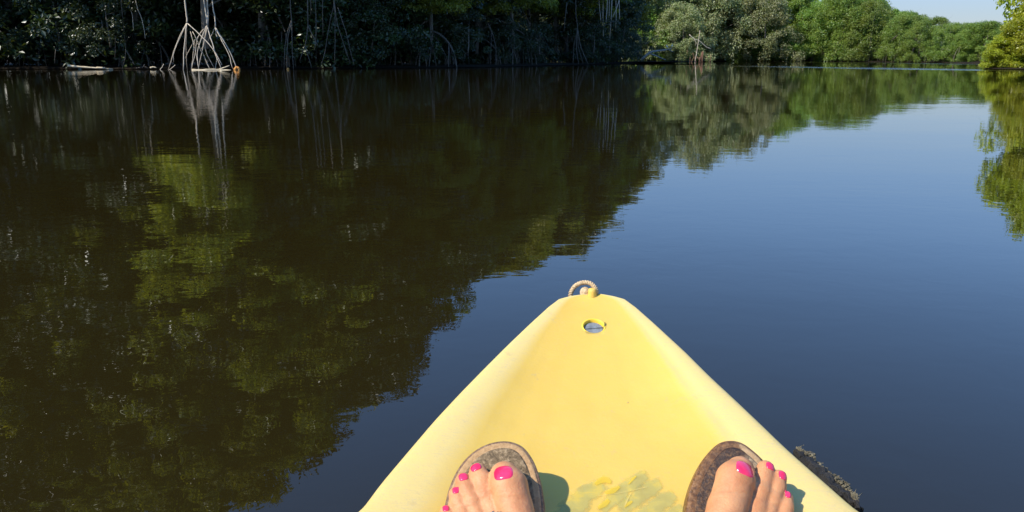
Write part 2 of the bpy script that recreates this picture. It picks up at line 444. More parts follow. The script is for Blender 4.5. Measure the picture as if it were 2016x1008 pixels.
# rows behind
BACK = 'dark mangrove in the crowded rows behind the shaded left waterline'; BACKF = 'green mangrove in the crowded rows behind the sunlit far shore'
for row, off in ((1, 4.6), (2, 8.4), (3, 12.8)):
    for p, nr in walk(BL[2:-2], 3.4 if row == 1 else 4.2):
        if p.y > 42 and row > 2 or p.y > 52 and row > 1: continue
        q = p+nr*(off+random.uniform(-1, 1))+Vector((random.uniform(-1, 1), random.uniform(-1, 1), 0))
        h = max(3, top_at(q)*random.uniform(.85, 1.0))
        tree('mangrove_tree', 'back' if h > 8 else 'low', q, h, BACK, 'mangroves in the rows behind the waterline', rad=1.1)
for row, off in ((1, 3.6), (2, 7.5), (3, 12)):
    for p, nr in walk(BF[1:], 3.3):
        if p.x > 75: break
        q = p+nr*(off+random.uniform(-1, 1))+Vector((random.uniform(-1, 1), random.uniform(-1, 1), 0))
        tree('mangrove_tree', 'low', q, max(3, top_at(q)*random.uniform(.88, 1.0)) if px_of(q) > 1450 else random.uniform(5.5, 7), BACKF, 'mangroves in the rows behind the far shore', rad=1.1)
# tangled undergrowth deep in the groves
def undergrowth(line, o0, o1, step, h, mat, lab):
    cs = []
    for p, nr in walk(line, step):
        if p.x > 75: break
        for o_ in np.arange(o0, o1, 1.5):
            q = p+nr*(o_+random.uniform(-.6, .6)); cs.append((q.x, q.y, random.uniform(.1, h)))
    cs = np.array(cs); rd_ = np.random.default_rng(3).random(len(cs))*.5+.7
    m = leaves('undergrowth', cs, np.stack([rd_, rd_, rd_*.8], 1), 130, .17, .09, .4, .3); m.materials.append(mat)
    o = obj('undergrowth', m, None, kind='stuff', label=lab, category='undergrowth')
undergrowth(BL[2:-2], 5.5, 11, 1.1, 2.4, LEAF_SHADED, 'dark tangled undergrowth deep inside the left grove')
undergrowth(BF[2:], 1.6, 5, 1.2, 1.8, LEAF_FAR, 'green undergrowth beneath the trees of the far bank')
for px, y, h_ in ((1345, 80.8, 5.2), (1505, 84.0, 6.6)):
    tree('mangrove_tree', 'pale', at_y(px, 111, y), h_, {1345: 'low pale dry-leaved mangrove between the branch with white birds and the rust-red roots', 1505: 'rightmost pale dry-leaved mangrove, standing where the far green trees begin'}[px], 'mangroves along the waterline')
for px, y, h_ in ((1430, 90, 8), (1460, 91, 8), (1490, 93, 8), (1520, 93, 8), (1545, 92, 8), (1475, 88.5, 6.5), (1510, 90.5, 7), (1400, 92, 8), (1370, 91, 8), (1340, 90, 8), (1310, 88, 8)):
    tree('mangrove_tree', 'low', at_y(px, 111, y), h_, BACKF, 'mangroves in the rows behind the far shore', rad=1.2)
# understorey at the left waterline
for p, nr in walk(BL[3:-2], 2.6):
    px = px_of(p)
    if 290 < px < 480 or 545 < px < 690 or 1110 < px < 1170: continue
    if random.random() < (.45 if px < 700 else .15): continue
    q = p+nr*random.uniform(-.2, 1.2)
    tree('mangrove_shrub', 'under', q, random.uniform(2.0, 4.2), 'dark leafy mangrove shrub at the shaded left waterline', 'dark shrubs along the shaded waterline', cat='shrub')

# right bank
rb = [(2030, 136.5, 5.6, 'lime', 'lime-green mangrove bush leaning out from the right bank, nearest to open water'),
      (2085, 139, 7.6, 'lime', 'taller lime-green mangrove just inside the right edge of the photograph')]
e = tree('mangrove_bush', 'lime', on_z(2075, 135.5)+Vector((.35, .9, 0)), 4.6, rb[0][4], 'lime mangroves on the right bank', 5, 'bush', vi=0, rad=.85)
e = tree('mangrove_bush', 'lime', on_z(2125, 136)+Vector((.6, 2.5, 0)), 7.0, rb[1][4], 'lime mangroves on the right bank', 5, 'bush', vi=1, rad=.75)
for px, dy, h_, nm_ in ((1984, .2, 1.4, 'low lime shrub at the very tip of the right bank'), (2002, -.1, 1.9, 'lime shrub drooping to the water under the big lime-green bush'), (2026, -.3, 2.2, 'lime shrub at the right edge of the photograph, touching the water')):
    tree('mangrove_shrub', 'lime', on_z(px, 136.3)+Vector((.45, .6+dy, 0)), h_, nm_, 'lime mangroves on the right bank', 0, 'shrub', rad=.75)
for p, nr in walk(BR[5:], 3.2)[:9]:
    for o_ in (1.5, 5):
        tree('mangrove_bush', 'lime', p+nr*o_+Vector((1.8, 0, 0)), random.uniform(6, 8.5), 'mangrove of the right bank past the edge of the photograph', 'mangroves past the edge of the photograph', 0, 'bush')
for p, nr in walk(BR[1:4], 4)[::-1][:12]:
    tree('mangrove_bush', 'low', p+nr*3+Vector((2, 0, 0)), 4, 'mangrove of the right bank past the edge of the photograph', 'mangroves past the edge of the photograph', 0, 'bush')

# ------------------------------------------------------------------ aerial roots read off the photo
def aroot(parent, pts, depth, r0, r1, mat, name='aerial_root', dz=None, n=3):
    """pts: photo pixels at distance depth (a list of depths also works)"""
    P = []
    for i, (a, b) in enumerate(pts):
        d = depth[i] if hasattr(depth, '__len__') else depth
        P.append(at_y(a, b, d)-parent.matrix_world.translation if False else at_y(a, b, d)-Vector(parent.location))
    L = smooth_line(P, n); k = len(L)-1
    L = [q+Vector((random.uniform(-1, 1), random.uniform(-1, 1), 0))*.012 if 0 < i < k else q for i, q in enumerate(L)]
    r0, r1 = (r0*.62, r1*.62)
    mb = MB(); mb.tube(L, [(r0+(r1-r0)*i/k)*random.uniform(.85, 1.15) for i in range(k+1)], 6)
    return obj(name, mb.mesh(name), mat, parent)
d0 = on_z(400, 136).y-1.7
hero = empty('stilt_root_cluster', (on_z(400, 136).x, d0, 0), 0, 'pale sunlit aerial roots dropping from above and splaying into stilts at the left waterline', 'roots')
A, B_, C_ = (368, 45), (408, 50), (424, 54)
s1 = aroot(hero, [(352, -190), (360, -80), (364, 0), (367, 30), A], d0, .042, .05, ROOT_PALE)
s2 = aroot(hero, [(392, -200), (398, -90), (402, 0), (406, 30), B_], d0-.1, .03, .04, ROOT_PALE)
s3 = aroot(hero, [(399, -190), (404, -80), (408, 0), (409, 30), (408, 52)], d0+.1, .04, .05, ROOT_PALE)
s4 = aroot(hero, [(405, -170), (412, -80), (418, 0), (422, 30), C_], d0, .03, .04, ROOT_PALE)
def legs(stem, node, items):
    for mid, end, dd, r in items:
        pts = [node]+mid+[end]; n_ = len(pts)
        o = aroot(hero, pts, [d0+dd*i/(n_-1) for i in range(n_)], r, r*.7, ROOT_PALE, 'root_leg')
        mi = o; mi.parent = stem
legs(s1, A, [([(348, 85)], (331, 138), .3, .034), ([(363, 90)], (361, 139), -.4, .036), ([(395, 70), (418, 95)], (437, 128), -.3, .032), ([(366, 90)], (369, 138), .8, .02), ([(344, 100)], (342, 122), .2, .02)])
legs(s2, B_, [([(390, 72), (385, 100)], (377, 138), .3, .03), ([(398, 72), (388, 105)], (392, 138), -.3, .028), ([(400, 90), (398, 100)], (413, 138), .6, .022), ([(382, 82)], (365, 115), .7, .024)])
legs(s3, (408, 52), [([(418, 85), (424, 105)], (436, 137), -.3, .036), ([(402, 80)], (390, 138), .2, .026), ([(404, 95)], (423, 137), .5, .026), ([(398, 75)], (385, 90), .4, .02)])
legs(s4, C_, [([(445, 88), (457, 112)], (467, 137), .1, .036), ([(437, 80), (450, 105)], (458, 135), -.4, .026), ([(416, 70)], (407, 84), .2, .024), ([(426, 70)], (427, 72), 0, .024)])
for a, b, c_, d_ in ((375, 62, 392, 138), (379, 62, 398, 105), (383, 78, 376, 138), (401, 108, 413, 138), (427, 112, 423, 138), (322, 126, 314, 139), (345, 128, 332, 138)):
    aroot(hero, [(a, b), ((a+c_)/2+1, (b+d_)/2), (c_, d_)], d0+.5, .02, .018, ROOT_PALE, 'root_leg')
# lit crown over them, seen in the reflection
obh = tree('mangrove_tree', 'tall', Vector((hero.location.x+.3, d0+1.6, 0)), 13, 'tall mangrove directly above the pale splayed roots', 'mangroves along the waterline', 0)

def rootset(label, sets, mat, dd, r=.02, cat='roots', name='stilt_root_cluster'):
    x = sum(s_[-1][0] for s_ in sets)/len(sets); y0 = on_z(x, 136 if x < 700 else np.interp(x, [700, 1400], [135, 122])).y+dd
    e = empty(name, (at_y(x, 130, y0).x, y0, 0), 0, label, cat)
    for s_ in sets: aroot(e, s_, y0+random.uniform(-.3, .3), r*1.1, r*.8, mat)
    return e
rootset('two pale aerial roots hanging free left of the splayed roots', [[(250, -90), (253, 0), (261, 30), (263, 60)], [(262, -90), (267, 2), (280, 40), (286, 76)]], ROOT_PALE, -.1, .022, name='hanging_root')
rootset('thin grey stilt roots rising from the shaded waterline', [
    [(568, -90), (571, 0), (574, 40), (575, 90), (578, 138)], [(574, 38), (563, 75), (559, 137)], [(574, 45), (566, 80), (565, 137)],
    [(604, -60), (606, 50), (600, 90), (590, 120)], [(606, 50), (618, 75), (626, 90)], [(612, -60), (612, 30)]], ROOT_DIM, -.9, .03)
rootset('dim straggling stilt roots to the right of the thin grey ones', [
    [(655, -60), (658, 0), (648, 50), (640, 100), (632, 128)], [(658, 5), (665, 50), (690, 125)], [(658, 10), (660, 60), (659, 128)], [(665, 15), (680, 60), (697, 128)], [(635, -60), (636, 70)], [(620, -60), (622, 70), (618, 100)], [(600, 90), (614, 134)]], ROOT_DIM, -.6, .024)
rootset('faint upright roots beside the floating log', [
    [(232, -60), (240, 20), (247, 100), (240, 137)], [(247, 98), (258, 115), (265, 128)], [(200, 40), (204, 75)], [(180, 45), (178, 70)], [(228, 70), (226, 115)], [(110, 95), (108, 125)], [(185, 90), (207, 112)]], ROOT_DIM, -.6, .024)
rootset('forked grey aerial root with a narrow splay, in the dark right part of the grove', [
    [(1133, -40), (1134, 30), (1137, 58), (1130, 85), (1128, 127)], [(1137, 58), (1144, 95), (1158, 127)], [(1137, 58), (1138, 90), (1148, 125)], [(1137, 60), (1134, 90), (1139, 126)], [(1116, 5), (1110, 62)]], ROOT_DIM, -3.0, .05)
rootset('tassel of pinkish hanging roots above the dark bank', [
    [(1218, -60), (1219, 10), (1220, 38)], [(1210, -50), (1213, 20), (1212, 56)], [(1204, -50), (1204, 20), (1200, 75)], [(1196, -50), (1195, 20), (1192, 50)], [(1188, -50), (1187, 15), (1188, 72)], [(1178, -40), (1180, 10), (1183, 45)], [(1219, 0), (1214, 15), (1206, 35)], [(1200, -30), (1199, 40), (1203, 52)]], ROOT_PALE, -3.5, .042, name='hanging_root')
# rust-red roots with the pale leaning stem
yy = on_z(1385, 121.8).y-2.2
rr = empty('stilt_root_cluster', (at_y(1385, 122, yy).x, yy, 0), 0, 'rust-red stilt roots under the pale dry crowns at the far waterline', 'roots')
for s_, r in (([(1368, 124), (1372, 100), (1376, 75), (1378, 60)], .05), ([(1364, 104), (1368, 116), (1372, 124)], .05), ([(1372, 112), (1380, 122)], .06),
              ([(1379, 118), (1383, 100), (1380, 124)], .07), ([(1384, 102), (1383, 124)], .09), ([(1378, 112), (1376, 124)], .06), ([(1390, 110), (1396, 120), (1398, 124)], .04),
              ([(1400, 108), (1398, 124)], .05), ([(1361, 124), (1364, 116), (1368, 112)], .04), ([(1354, 98), (1352, 106)], .04), ([(1358, 124), (1359, 112)], .04)):
    aroot(rr, s_, yy, r, r*.8, ROOT_RED if s_[0] != (1368, 124) else ROOT_PALE)
fb = empty('fallen_branch', (at_y(1380, 85, yy-1).x, yy-1, 0), 0, 'thin pale fallen branch slanting through the pale dry foliage', 'branch')
aroot(fb, [(1357, 68), (1366, 76), (1378, 81), (1390, 92), (1400, 96)], yy-1, .05, .03, ROOT_PALE, 'branch')
aroot(fb, [(1366, 76), (1370, 84), (1369, 90)], yy-1, .03, .02, ROOT_PALE, 'twig')
# branch with two birds
yb = on_z(1300, 124).y-7.0
br = empty('fallen_branch', (at_y(1295, 110, yb).x, yb, 0), 0, 'grey dead branch reaching over the water with two white birds on it', 'branch')
aroot(br, [(1262, 118), (1279, 104), (1290, 101), (1305, 99), (1316, 97), (1323, 95)], yb, .15, .06, DEAD, 'branch')
aroot(br, [(1280, 106), (1292, 110), (1303, 115), (1311, 118)], yb, .08, .04, DEAD, 'twig')
aroot(br, [(1314, 97), (1320, 100), (1325, 102)], yb, .05, .03, DEAD, 'twig')
WHITE = M('white_feather').set(Base_Color=(.82, .82, .78, 1), Roughness=.8).m
BEAK = M('yellow_bill').set(Base_Color=(.6, .35, .05, 1), Roughness=.5).m
def bird(p, h, label, yaw, swim=False):
    e = empty('white_bird', p, yaw, label, 'bird', 'white birds')
    mb = MB(); s = h
    mb.tube([(-.42*s, 0, .36*s), (-.25*s, 0, .42*s), (-.05*s, 0, .5*s), (.12*s, 0, .58*s), (.2*s, 0, .7*s), (.15*s, 0, .82*s), (.17*s, 0, .92*s), (.25*s, 0, .95*s)],
            [.02*s, .09*s, .16*s, .12*s, .06*s, .045*s, .06*s, .03*s], 8)
    obj('body', mb.mesh('body'), WHITE, e)
    mb = MB(); mb.tube([(.24*s, 0, .945*s), (.42*s, 0, .92*s)], [.022*s, .004*s], 5); obj('bill', mb.mesh('bill'), BEAK, e)
    if not swim:
        for sy in (-.04, .04):
            mb = MB(); mb.tube([(-.02*s, sy*s, .4*s), (0, sy*s, -.02)], .015*s, 4); obj('leg', mb.mesh('leg'), BEAK, e)
    return e
pb = at_y(1313, 97.3, yb); bird((pb.x, pb.y, pb.z+.03), .30, 'white bird perched on the grey dead branch, left of the pair', 1.9)
pb = at_y(1323, 94.8, yb); bird((pb.x, pb.y, pb.z+.03), .26, 'white bird perched at the tip of the grey dead branch, right of the pair', 1.2)
pb = on_z(1947, 129); bird((pb.x, pb.y, -.10), .32, 'small white bird on the water left of the lime-green bush', .4, True)

# floating wood on the left
def drift(name, label, pts, r, mat, yofs=-.6, cat='driftwood', sub=None):
    P0 = on_z(pts[len(pts)//2][0], 136.5); y = P0.y+yofs
    e = empty(name, (P0.x, y, 0), 0, label, cat)
    L = smooth_line([at_y(a, b, y)-Vector(e.location) for a, b in pts], 4); k = len(L)-1
    mb = MB(); mb.tube(L, [r*.62*(1-.55*i/k)*(1+.15*math.sin(i*2.3)) for i in range(k+1)], 8)
    obj('log', mb.mesh('log'), mat, e)
    if sub:
        for s_ in sub:
            mb = MB(); mb.tube(smooth_line([at_y(a, b, y-.05)-Vector(e.location) for a, b in s_], 3), r*.45, 5)
            obj('stub', mb.mesh('stub'), mat, e)
    return e
drift('floating_log', 'long weathered log floating at the waterline left of the roots', [(134, 129.5), (150, 131), (185, 133.5), (222, 136)], .075, DRIFT, sub=[[(190, 133), (207, 134)]])
drift('floating_log', 'yellowish log floating at the foot of the pale splayed roots', [(378, 137.5), (395, 138), (415, 136.6), (435, 137.3), (455, 138)], .06, DRIFT, -1.6)
drift('broken_stick', 'bleached broken stick poking up from the yellowish log', [(431, 137), (441, 133.2), (452, 129)], .05, DRIFT, -1.9)
drift('broken_stick', 'flat bleached stick lying in the water under the yellowish log', [(433, 138.5), (444, 140.6), (453, 142)], .06, DRIFT, -2.3)
drift('root_stump', 'orange knob of wood where the rightmost pale root enters the water', [(462.5, 138), (466, 133), (471, 136), (469, 140)], .11, DRIFT_ORANGE, -1.5)
drift('root_stump', 'small orange knob of wood under the thin grey stilt roots', [(565, 139), (567, 134.5), (569, 137)], .06, DRIFT_ORANGE, -.5)
drift('leaf_raft', 'clump of pale floating leaves between log and roots', [(296, 133.5), (302, 132), (308, 133.4)], .06, DRIFT, -.2, 'debris')
drift('leaf_raft', 'thin dark twig raft left of the clump of pale leaves', [(268, 134), (275, 132.8), (284, 131), (291, 134)], .022, ROOT_GREY, -.2, 'debris', sub=[[(280, 134), (285, 126.5)]])

# ------------------------------------------------------------------ kayak
RIM_A, RIM_B, Y0, Y1 = .155, .222, .57, .935
def rimz(y):
    q = (y-Y0)/(Y1-Y0)
    return RIM_A+(RIM_B-RIM_A)*(max(0, min(q, 1.1))**1.5)+(.0 if q > 0 else .02*min(1, -q*.25))
def on_rim(px, py):
    v = ray(px, py); t = .8
    for _ in range(40): t = .5*t+.5*(rimz(v.y*t)-H)/v.z
    return Vector((v.x*t, v.y*t, H+v.z*t))
Lp = [(1150, 579), (1122, 583), (1100, 589), (1080, 604), (1040, 640), (1000, 678), (950, 728), (900, 779), (850, 832), (800, 890), (750, 948), (705, 1008)]
Rp = [(1182, 578.5), (1208, 583), (1230, 589), (1252, 605), (1290, 638), (1350, 693), (1400, 743), (1450, 789), (1500, 836), (1550, 884), (1600, 928), (1650, 971), (1692, 1008)]
LW = sorted([(on_rim(*p).y, on_rim(*p).x) for p in Lp]); RW = sorted([(on_rim(*p).y, on_rim(*p).x) for p in Rp])
LW = [(-1.9, -.06), (-1.6, -.20), (-1.0, -.30), (-.4, -.315), (.1, -.285), (.35, -.24)]+LW
RW = [(-1.9, .02), (-1.6, .18), (-1.0, .34), (-.4, .40), (.1, .395), (.35, .36)]+RW
YT = max(LW[-1][0], RW[-1][0])
lwy, lwx = np.array(LW).T; rwy, rwx = np.array(RW).T
def sm(a, ys, xs):  # gentle smoothing of the outline
    return float(sum(np.interp(a+d, ys, xs)*wt for d, wt in ((-.012, .2), (-.006, .2), (0, .2), (.006, .2), (.012, .2))))
def LX(y): return sm(y, lwy, lwx) if y < YT-.05 else float(np.interp(y, lwy, lwx))
def RX(y): return sm(y, rwy, rwx) if y < YT-.05 else float(np.interp(y, rwy, rwx))
def smst(a, b, x):
    t = min(1, max(0, (x-a)/(b-a))); return t*t*(3-2*t)
PV = [0, .3, .5, .62, .72, .80, .88, .95, .985, 1.0]; PZ = [-.0105, -.0098, -.0075, -.0045, -.0005, .0020, .0034, .0030, .0014, -.002]
def deck(y, v):
    hw = (RX(y)-LX(y))/2; k = min(1, hw/.10)**.8
    a = abs(v); z = float(np.interp(a, PV, PZ)); z = z*k*(1-.75*smst(.72, .92, y))
    well = (1-smst(.46, .555, y))*smst(-1.35, -1.2, y)*(1-smst(.55, .74, a))
    z -= well*(.105 if y > -.1 else .105)
    return rimz(y)+z
def deck_xy(x, y):
    c = (LX(y)+RX(y))/2; hw = (RX(y)-LX(y))/2
    return deck(y, max(-1, min(1, (x-c)/max(hw, 1e-4))))
def deck_hit(px, py):
    v = ray(px, py); t = (H-.14)/-v.z
    for _ in range(40):
        x, y = v.x*t, v.y*t; z = deck_xy(x, y); t = .6*t+.4*(z-H)/v.z
    return Vector((v.x*t, v.y*t, z))

ys = list(np.linspace(-1.9, .3, 45))+list(np.linspace(.32, YT-.07, 62))+list(np.linspace(YT-.066, YT, 34))
vs = np.unique(np.concatenate([np.linspace(-1, 1, 49), [-.985, .985, -.95, .95, -.97, .97]]))
nv = len(vs); V = []; F = []; acr = []; alo = []
und = [(1.004, -.006), (1.0, -.018), (.985, -.05), (.93, -.10), (.80, -.16), (.55, -.20), (.2, -.215)]
und = und+[(-a, b) for a, b in und[::-1]]
ring = nv+len(und)
for y in ys:
    l, r = LX(y), RX(y); c = (l+r)/2; hw = max((r-l)/2, .004); q = min(1, hw/.12)
    for v in vs: V.append((c+v*hw, y, deck(y, v))); acr.append(v); alo.append(y)
    for a, b in und:
        yo = -max(0, -b-.02)*.6*smst(.8, .93, y)
        V.append((c+a*hw, y+yo, rimz(y)+b*(.55+.45*q)-(.002 if b > -.01 else 0))); acr.append(1.2 if a > 0 else -1.2); alo.append(y)
for i in range(len(ys)-1):
    for k in range(ring):
        k2 = (k+1) % ring; F.append((i*ring+k, i*ring+k2, (i+1)*ring+k2, (i+1)*ring+k))
F.append(tuple(range(ring))[::-1]); b = (len(ys)-1)*ring; F.append(tuple(b+k for k in range(ring)))
hm = mesh_py('hull', V, F)
at = hm.attributes.new('across', 'FLOAT', 'POINT'); at.data.foreach_set('value', np.array(acr, dtype=np.float32))

hy = M('yellow_plastic'); p = hy.pos()
acn = hy.n('ShaderNodeAttribute', attribute_name='across'); ac = acn.outputs['Fac']; aab = hy.math('ABSOLUTE', ac)
cl = hy.noise(9, 5, .6, p); fine_n = hy.noise(90, 4, .6, p)
base = hy.ramp(cl, [(.3, (.655, .42, .072)), (.7, (.71, .47, .092))])
# faded gunwale band
edge = hy.math('ADD', aab, hy.math('MULTIPLY', hy.math('SUBTRACT', hy.noise(14, 3, .5, p), .5), .07))
fade = hy.ramp(edge, [(.66, 0), (.80, 1)])
base = hy.mix(hy.math('MULTIPLY', fade, .8), base, (.71, .54, .20))
# rusty grime line along the right-hand inner ridge
g = hy.math('SUBTRACT', 1.0, hy.math('MULTIPLY', hy.math('ABSOLUTE', hy.math('SUBTRACT', hy.math('ADD', ac, hy.math('MULTIPLY', hy.math('SUBTRACT', hy.noise(22, 4, .6, p), .5), .08)), .735)), 26), True)
base = hy.mix(hy.math('MULTIPLY', g, hy.ramp(hy.noise(16, 3, .5, p), [(.36, .05), (.66, .5)])), base, (.62, .40, .16))
g2 = hy.math('SUBTRACT', 1.0, hy.math('MULTIPLY', hy.math('ABSOLUTE', hy.math('ADD', ac, .80)), 16), True)
base = hy.mix(hy.math('MULTIPLY', g2, hy.ramp(hy.noise(20, 3, .5, p), [(.4, 0), (.7, .22)])), base, (.62, .45, .2))
# speckles and scuffs
sp = hy.ramp(hy.noise(55, 3, .7, p), [(.63, 0), (.72, 1)])
base = hy.mix(hy.math('MULTIPLY', sp, .38), base, (.5, .36, .16))
scr = hy.ramp(hy.noise(30, 4, .7, hy.scaled(p, (1, 5, 1)), 1.5), [(.485, 0), (.5, 1), (.515, 0)])
base = hy.mix(hy.math('MULTIPLY', hy.math('MULTIPLY', scr, hy.math('ADD', fade, .45)), .40), base, (.5, .38, .25))
rimd = hy.ramp(aab, [(.975, 0), (1.0, 1)])
base = hy.mix(hy.math('MULTIPLY', rimd, hy.ramp(hy.noise(40, 3, .6, p), [(.4, 0), (.65, .5)])), base, (.5, .3, .12))
hy.l(base, hy.b.inputs['Base Color'])
hy.l(hy.ramp(cl, [(.3, .42), (.7, .55)]), hy.b.inputs['Roughness'])
hy.b.inputs['Specular IOR Level'].default_value = .35
hy.b.inputs['Subsurface Weight'].default_value = .12; hy.b.inputs['Subsurface Radius'].default_value = (.012, .008, .002); hy.b.inputs['Subsurface Scale'].default_value = 1.0
hy.l(hy.bump(hy.noise(260, 3, .6, p), .0002, 1.0, hy.bump(hy.noise(18, 3, .5, p), .0012)), hy.b.inputs['Normal'])
HULL = hy.m
kayak = empty('kayak', (.1, 0, .03), 0, 'faded yellow plastic kayak pointing upstream, seen from its seat', 'kayak')
def kc(name, mesh, mat, parent=kayak, **kw):
    o = obj(name, mesh, mat, parent, **kw)
    if parent is kayak: o.matrix_parent_inverse = __import__('mathutils').Matrix.Translation(-Vector(kayak.location))
    return o
hull = kc('hull', hm, HULL)
# recess for the plug
pc = deck_hit(1169, 643); TILT = __import__('mathutils').Matrix.Rotation(math.radians(22), 3, 'X')
PT = lambda x, y, z: pc+TILT@Vector((x, y, z))
def disc(c, r, z0, z1, n=40, bevel=0.0):
    V = []; F = []
    prof = [(r, z0), (r, z1-bevel), (r-bevel, z1)]
    for rr_, z in prof:
        for k in range(n): a = 2*math.pi*k/n; V.append(tuple(PT(rr_*math.cos(a), rr_*math.sin(a), z)))
    for i in range(len(prof)-1):
        for k in range(n): F.append((i*n+k, i*n+(k+1) % n, (i+1)*n+(k+1) % n, (i+1)*n+k))
    F.append(tuple(range(n))[::-1]); F.append(tuple((len(prof)-1)*n+k for k in range(n)))
    return V, F
RP = .0122
cv, cf = disc(pc, RP, -.010, .02)
cut = obj('cutter', mesh_py('cutter', cv, cf), HULL)
bm_ = hull.modifiers.new('b', 'BOOLEAN'); bm_.object = cut; bm_.operation = 'DIFFERENCE'; bm_.solver = 'EXACT'
bpy.context.view_layer.update()
dg = bpy.context.evaluated_depsgraph_get(); nm = bpy.data.meshes.new_from_object(hull.evaluated_get(dg)); hull.modifiers.clear(); hull.data = nm; nm.name = 'hull'
bpy.data.objects.remove(cut)
for p_ in nm.polygons:
    c_ = p_.center; dd_ = math.hypot(c_.x-pc.x, c_.y-pc.y)
    if dd_ < RP+.0006 and p_.normal.z < .75: p_.use_smooth = False

GREY = M('grey_rubber'); f_ = GREY.noise(160, 5, .7, GREY.pos())
GREY.l(GREY.ramp(f_, [(.3, (.10, .11, .12)), (.6, (.22, .24, .25)), (.8, (.30, .31, .30))]), GREY.b.inputs['Base Color']); GREY.b.inputs['Roughness'].default_value = .55
GREY.l(GREY.bump(f_, .0005), GREY.b.inputs['Normal']); GREY = GREY.m
DIRT = M('dirt').set(Base_Color=(.05, .03, .015, 1), Roughness=.9).m
V_, F_ = disc(pc, .0110, -.0098, -.0028, 40, .0008)
plug = kc('drain_plug', mesh_py('drain_plug', V_, F_, False), GREY)
# raised bar across the plug, and a thin tab
mb = MB(); bz = -.0025
for (x0, x1, y0, y1, z0, z1) in ((-.0098, .0096, -.0012, .0010, -.0008, .0012),):
    b0 = len(mb.V)
    for x_, y_, z_ in ((x0, y0, z0), (x1, y0, z0), (x1, y1, z0), (x0, y1, z0), (x0, y0+.0005, z1), (x1, y0+.0005, z1), (x1, y1-.0005, z1), (x0, y1-.0005, z1)):
        a_ = .12; mb.V.append(PT(x_*math.cos(a_)-y_*math.sin(a_), x_*math.sin(a_)+y_*math.cos(a_), bz+z_))
    mb.F += [tuple(b0+i for i in q) for q in ((0, 1, 5, 4), (1, 2, 6, 5), (2, 3, 7, 6), (3, 0, 4, 7), (4, 5, 6, 7), (3, 2, 1, 0))]
bar = kc('grip_bar', mb.mesh('grip_bar', False), GREY); bar.parent = plug; bar.matrix_parent_inverse = __import__('mathutils').Matrix.Identity(4)
mb = MB()
for i in range(9):
    mb.lump(PT(-.006+random.uniform(-.002, .002), .0022+random.uniform(-.001, .001), -.0033), random.uniform(.0004, .0009), 6, 4, .3)
for i in range(6):
    a_ = -.35+i*.1; mb.lump(PT(.0107*math.cos(a_), .0107*math.sin(a_), -.0032), random.uniform(.0005, .0009), 6, 4, .3)
dt_ = kc('dirt', mb.mesh('dirt'), DIRT, kind='stuff'); dt_.parent = plug; dt_.matrix_parent_inverse = __import__('mathutils').Matrix.Identity(4)
mb = MB(); mb.tube(smooth_line([PT(.0105, -.005, -.003), PT(.0122, .0005, .0006), PT(.0130, .006, .0012)], 4), [.0008, .0011, .0011, .001, .001, .0009, .0009, .0008, .0006], 6)
tb = kc('retaining_tab', mb.mesh('retaining_tab'), M('olive_cord').set(Base_Color=(.22, .17, .03, 1), Roughness=.7).m)

# moulded collar of the recess, a hair proud of the deck
V = []; F = []; n = 48; prof = [(RP+.0016, -.0025), (RP+.0014, .0006), (RP+.0004, .0011), (RP-.0005, .0004), (RP-.0007, -.0085)]
for r_, z_ in prof:
    for k in range(n): a = 2*math.pi*k/n; V.append(tuple(PT(r_*math.cos(a), r_*math.sin(a), z_)))
for i in range(len(prof)-1):
    for k in range(n): F.append((i*n+k, i*n+(k+1) % n, (i+1)*n+(k+1) % n, (i+1)*n+k))
kc('recess_collar', mesh_py('recess_collar', V, F), M('bounce_yellow_plastic').set(Base_Color=(.90, .58, .05, 1), Roughness=.45).m)  # deeper yellow than the hull: light bounced inside the recess, put into colour
# bow boss and rope loop
yb_ = YT-.004; zb = rimz(yb_)
bp = on_rim(1166, 580); 
ROPE = M('rope_fibre'); f_ = ROPE.noise(420, 4, .7, ROPE.pos())
ROPE.l(ROPE.ramp(f_, [(.3, (.30, .18, .08)), (.62, (.66, .49, .28))]), ROPE.b.inputs['Base Color']); ROPE.b.inputs['Roughness'].default_value = .9
ROPE.l(ROPE.bump(f_, .001), ROPE.b.inputs['Normal']); ROPE = ROPE.m
def bowpt(px, py, dy=0.0): return at_y(px, py, bp.y+dy)
mb = MB(); bA = bowpt(1166, 584, .0); bB = bowpt(1166, 568, .0)
mb.tube([bA+Vector((0, 0, -.02)), bA, bA.lerp(bB, .6), bA.lerp(bB, .93), bB], [.0062, .0056, .0050, .0046, .0034], 14)
kc('rope_boss', mb.mesh('rope_boss'), HULL)
path = smooth_line([bowpt(1122, 590, .012), bowpt(1125, 574, .012), bowpt(1134, 562, .012), bowpt(1148, 556.5, .012), bowpt(1162, 558, .01), bowpt(1171, 566, .006), bowpt(1174, 574, .004), bowpt(1172, 579, .006)], 16)
rope = None
base_parent = kc('rope_loop', (lambda: (lambda m: m)(MB()))().mesh('rope_loop') if False else mesh_py('rope_loop', *(lambda mb: (mb.tube(path, .0021, 8), (mb.V, mb.F))[1])(MB())), ROPE)
for s_ in range(3):
    mb = MB(); q = []
    for i, pnt in enumerate(path):
        t = (path[min(i+1, len(path)-1)]-path[max(i-1, 0)]).normalized(); a = Vector((0, 1, 0)); a = (a-t*a.dot(t)).normalized(); bb = t.cross(a)
        an = i*.42+s_*2.094; q.append(pnt+(a*math.cos(an)+bb*math.sin(an))*.0016)
    mb.tube(q, .0014, 6); o = kc('strand', mb.mesh('strand'), ROPE); o.parent = base_parent; o.matrix_parent_inverse = __import__('mathutils').Matrix.Identity(4)
kp = bowpt(1152, 576, .006); mb = MB(); mb.lump(kp, (.0058, .0055, .0056), 14, 9, .06)
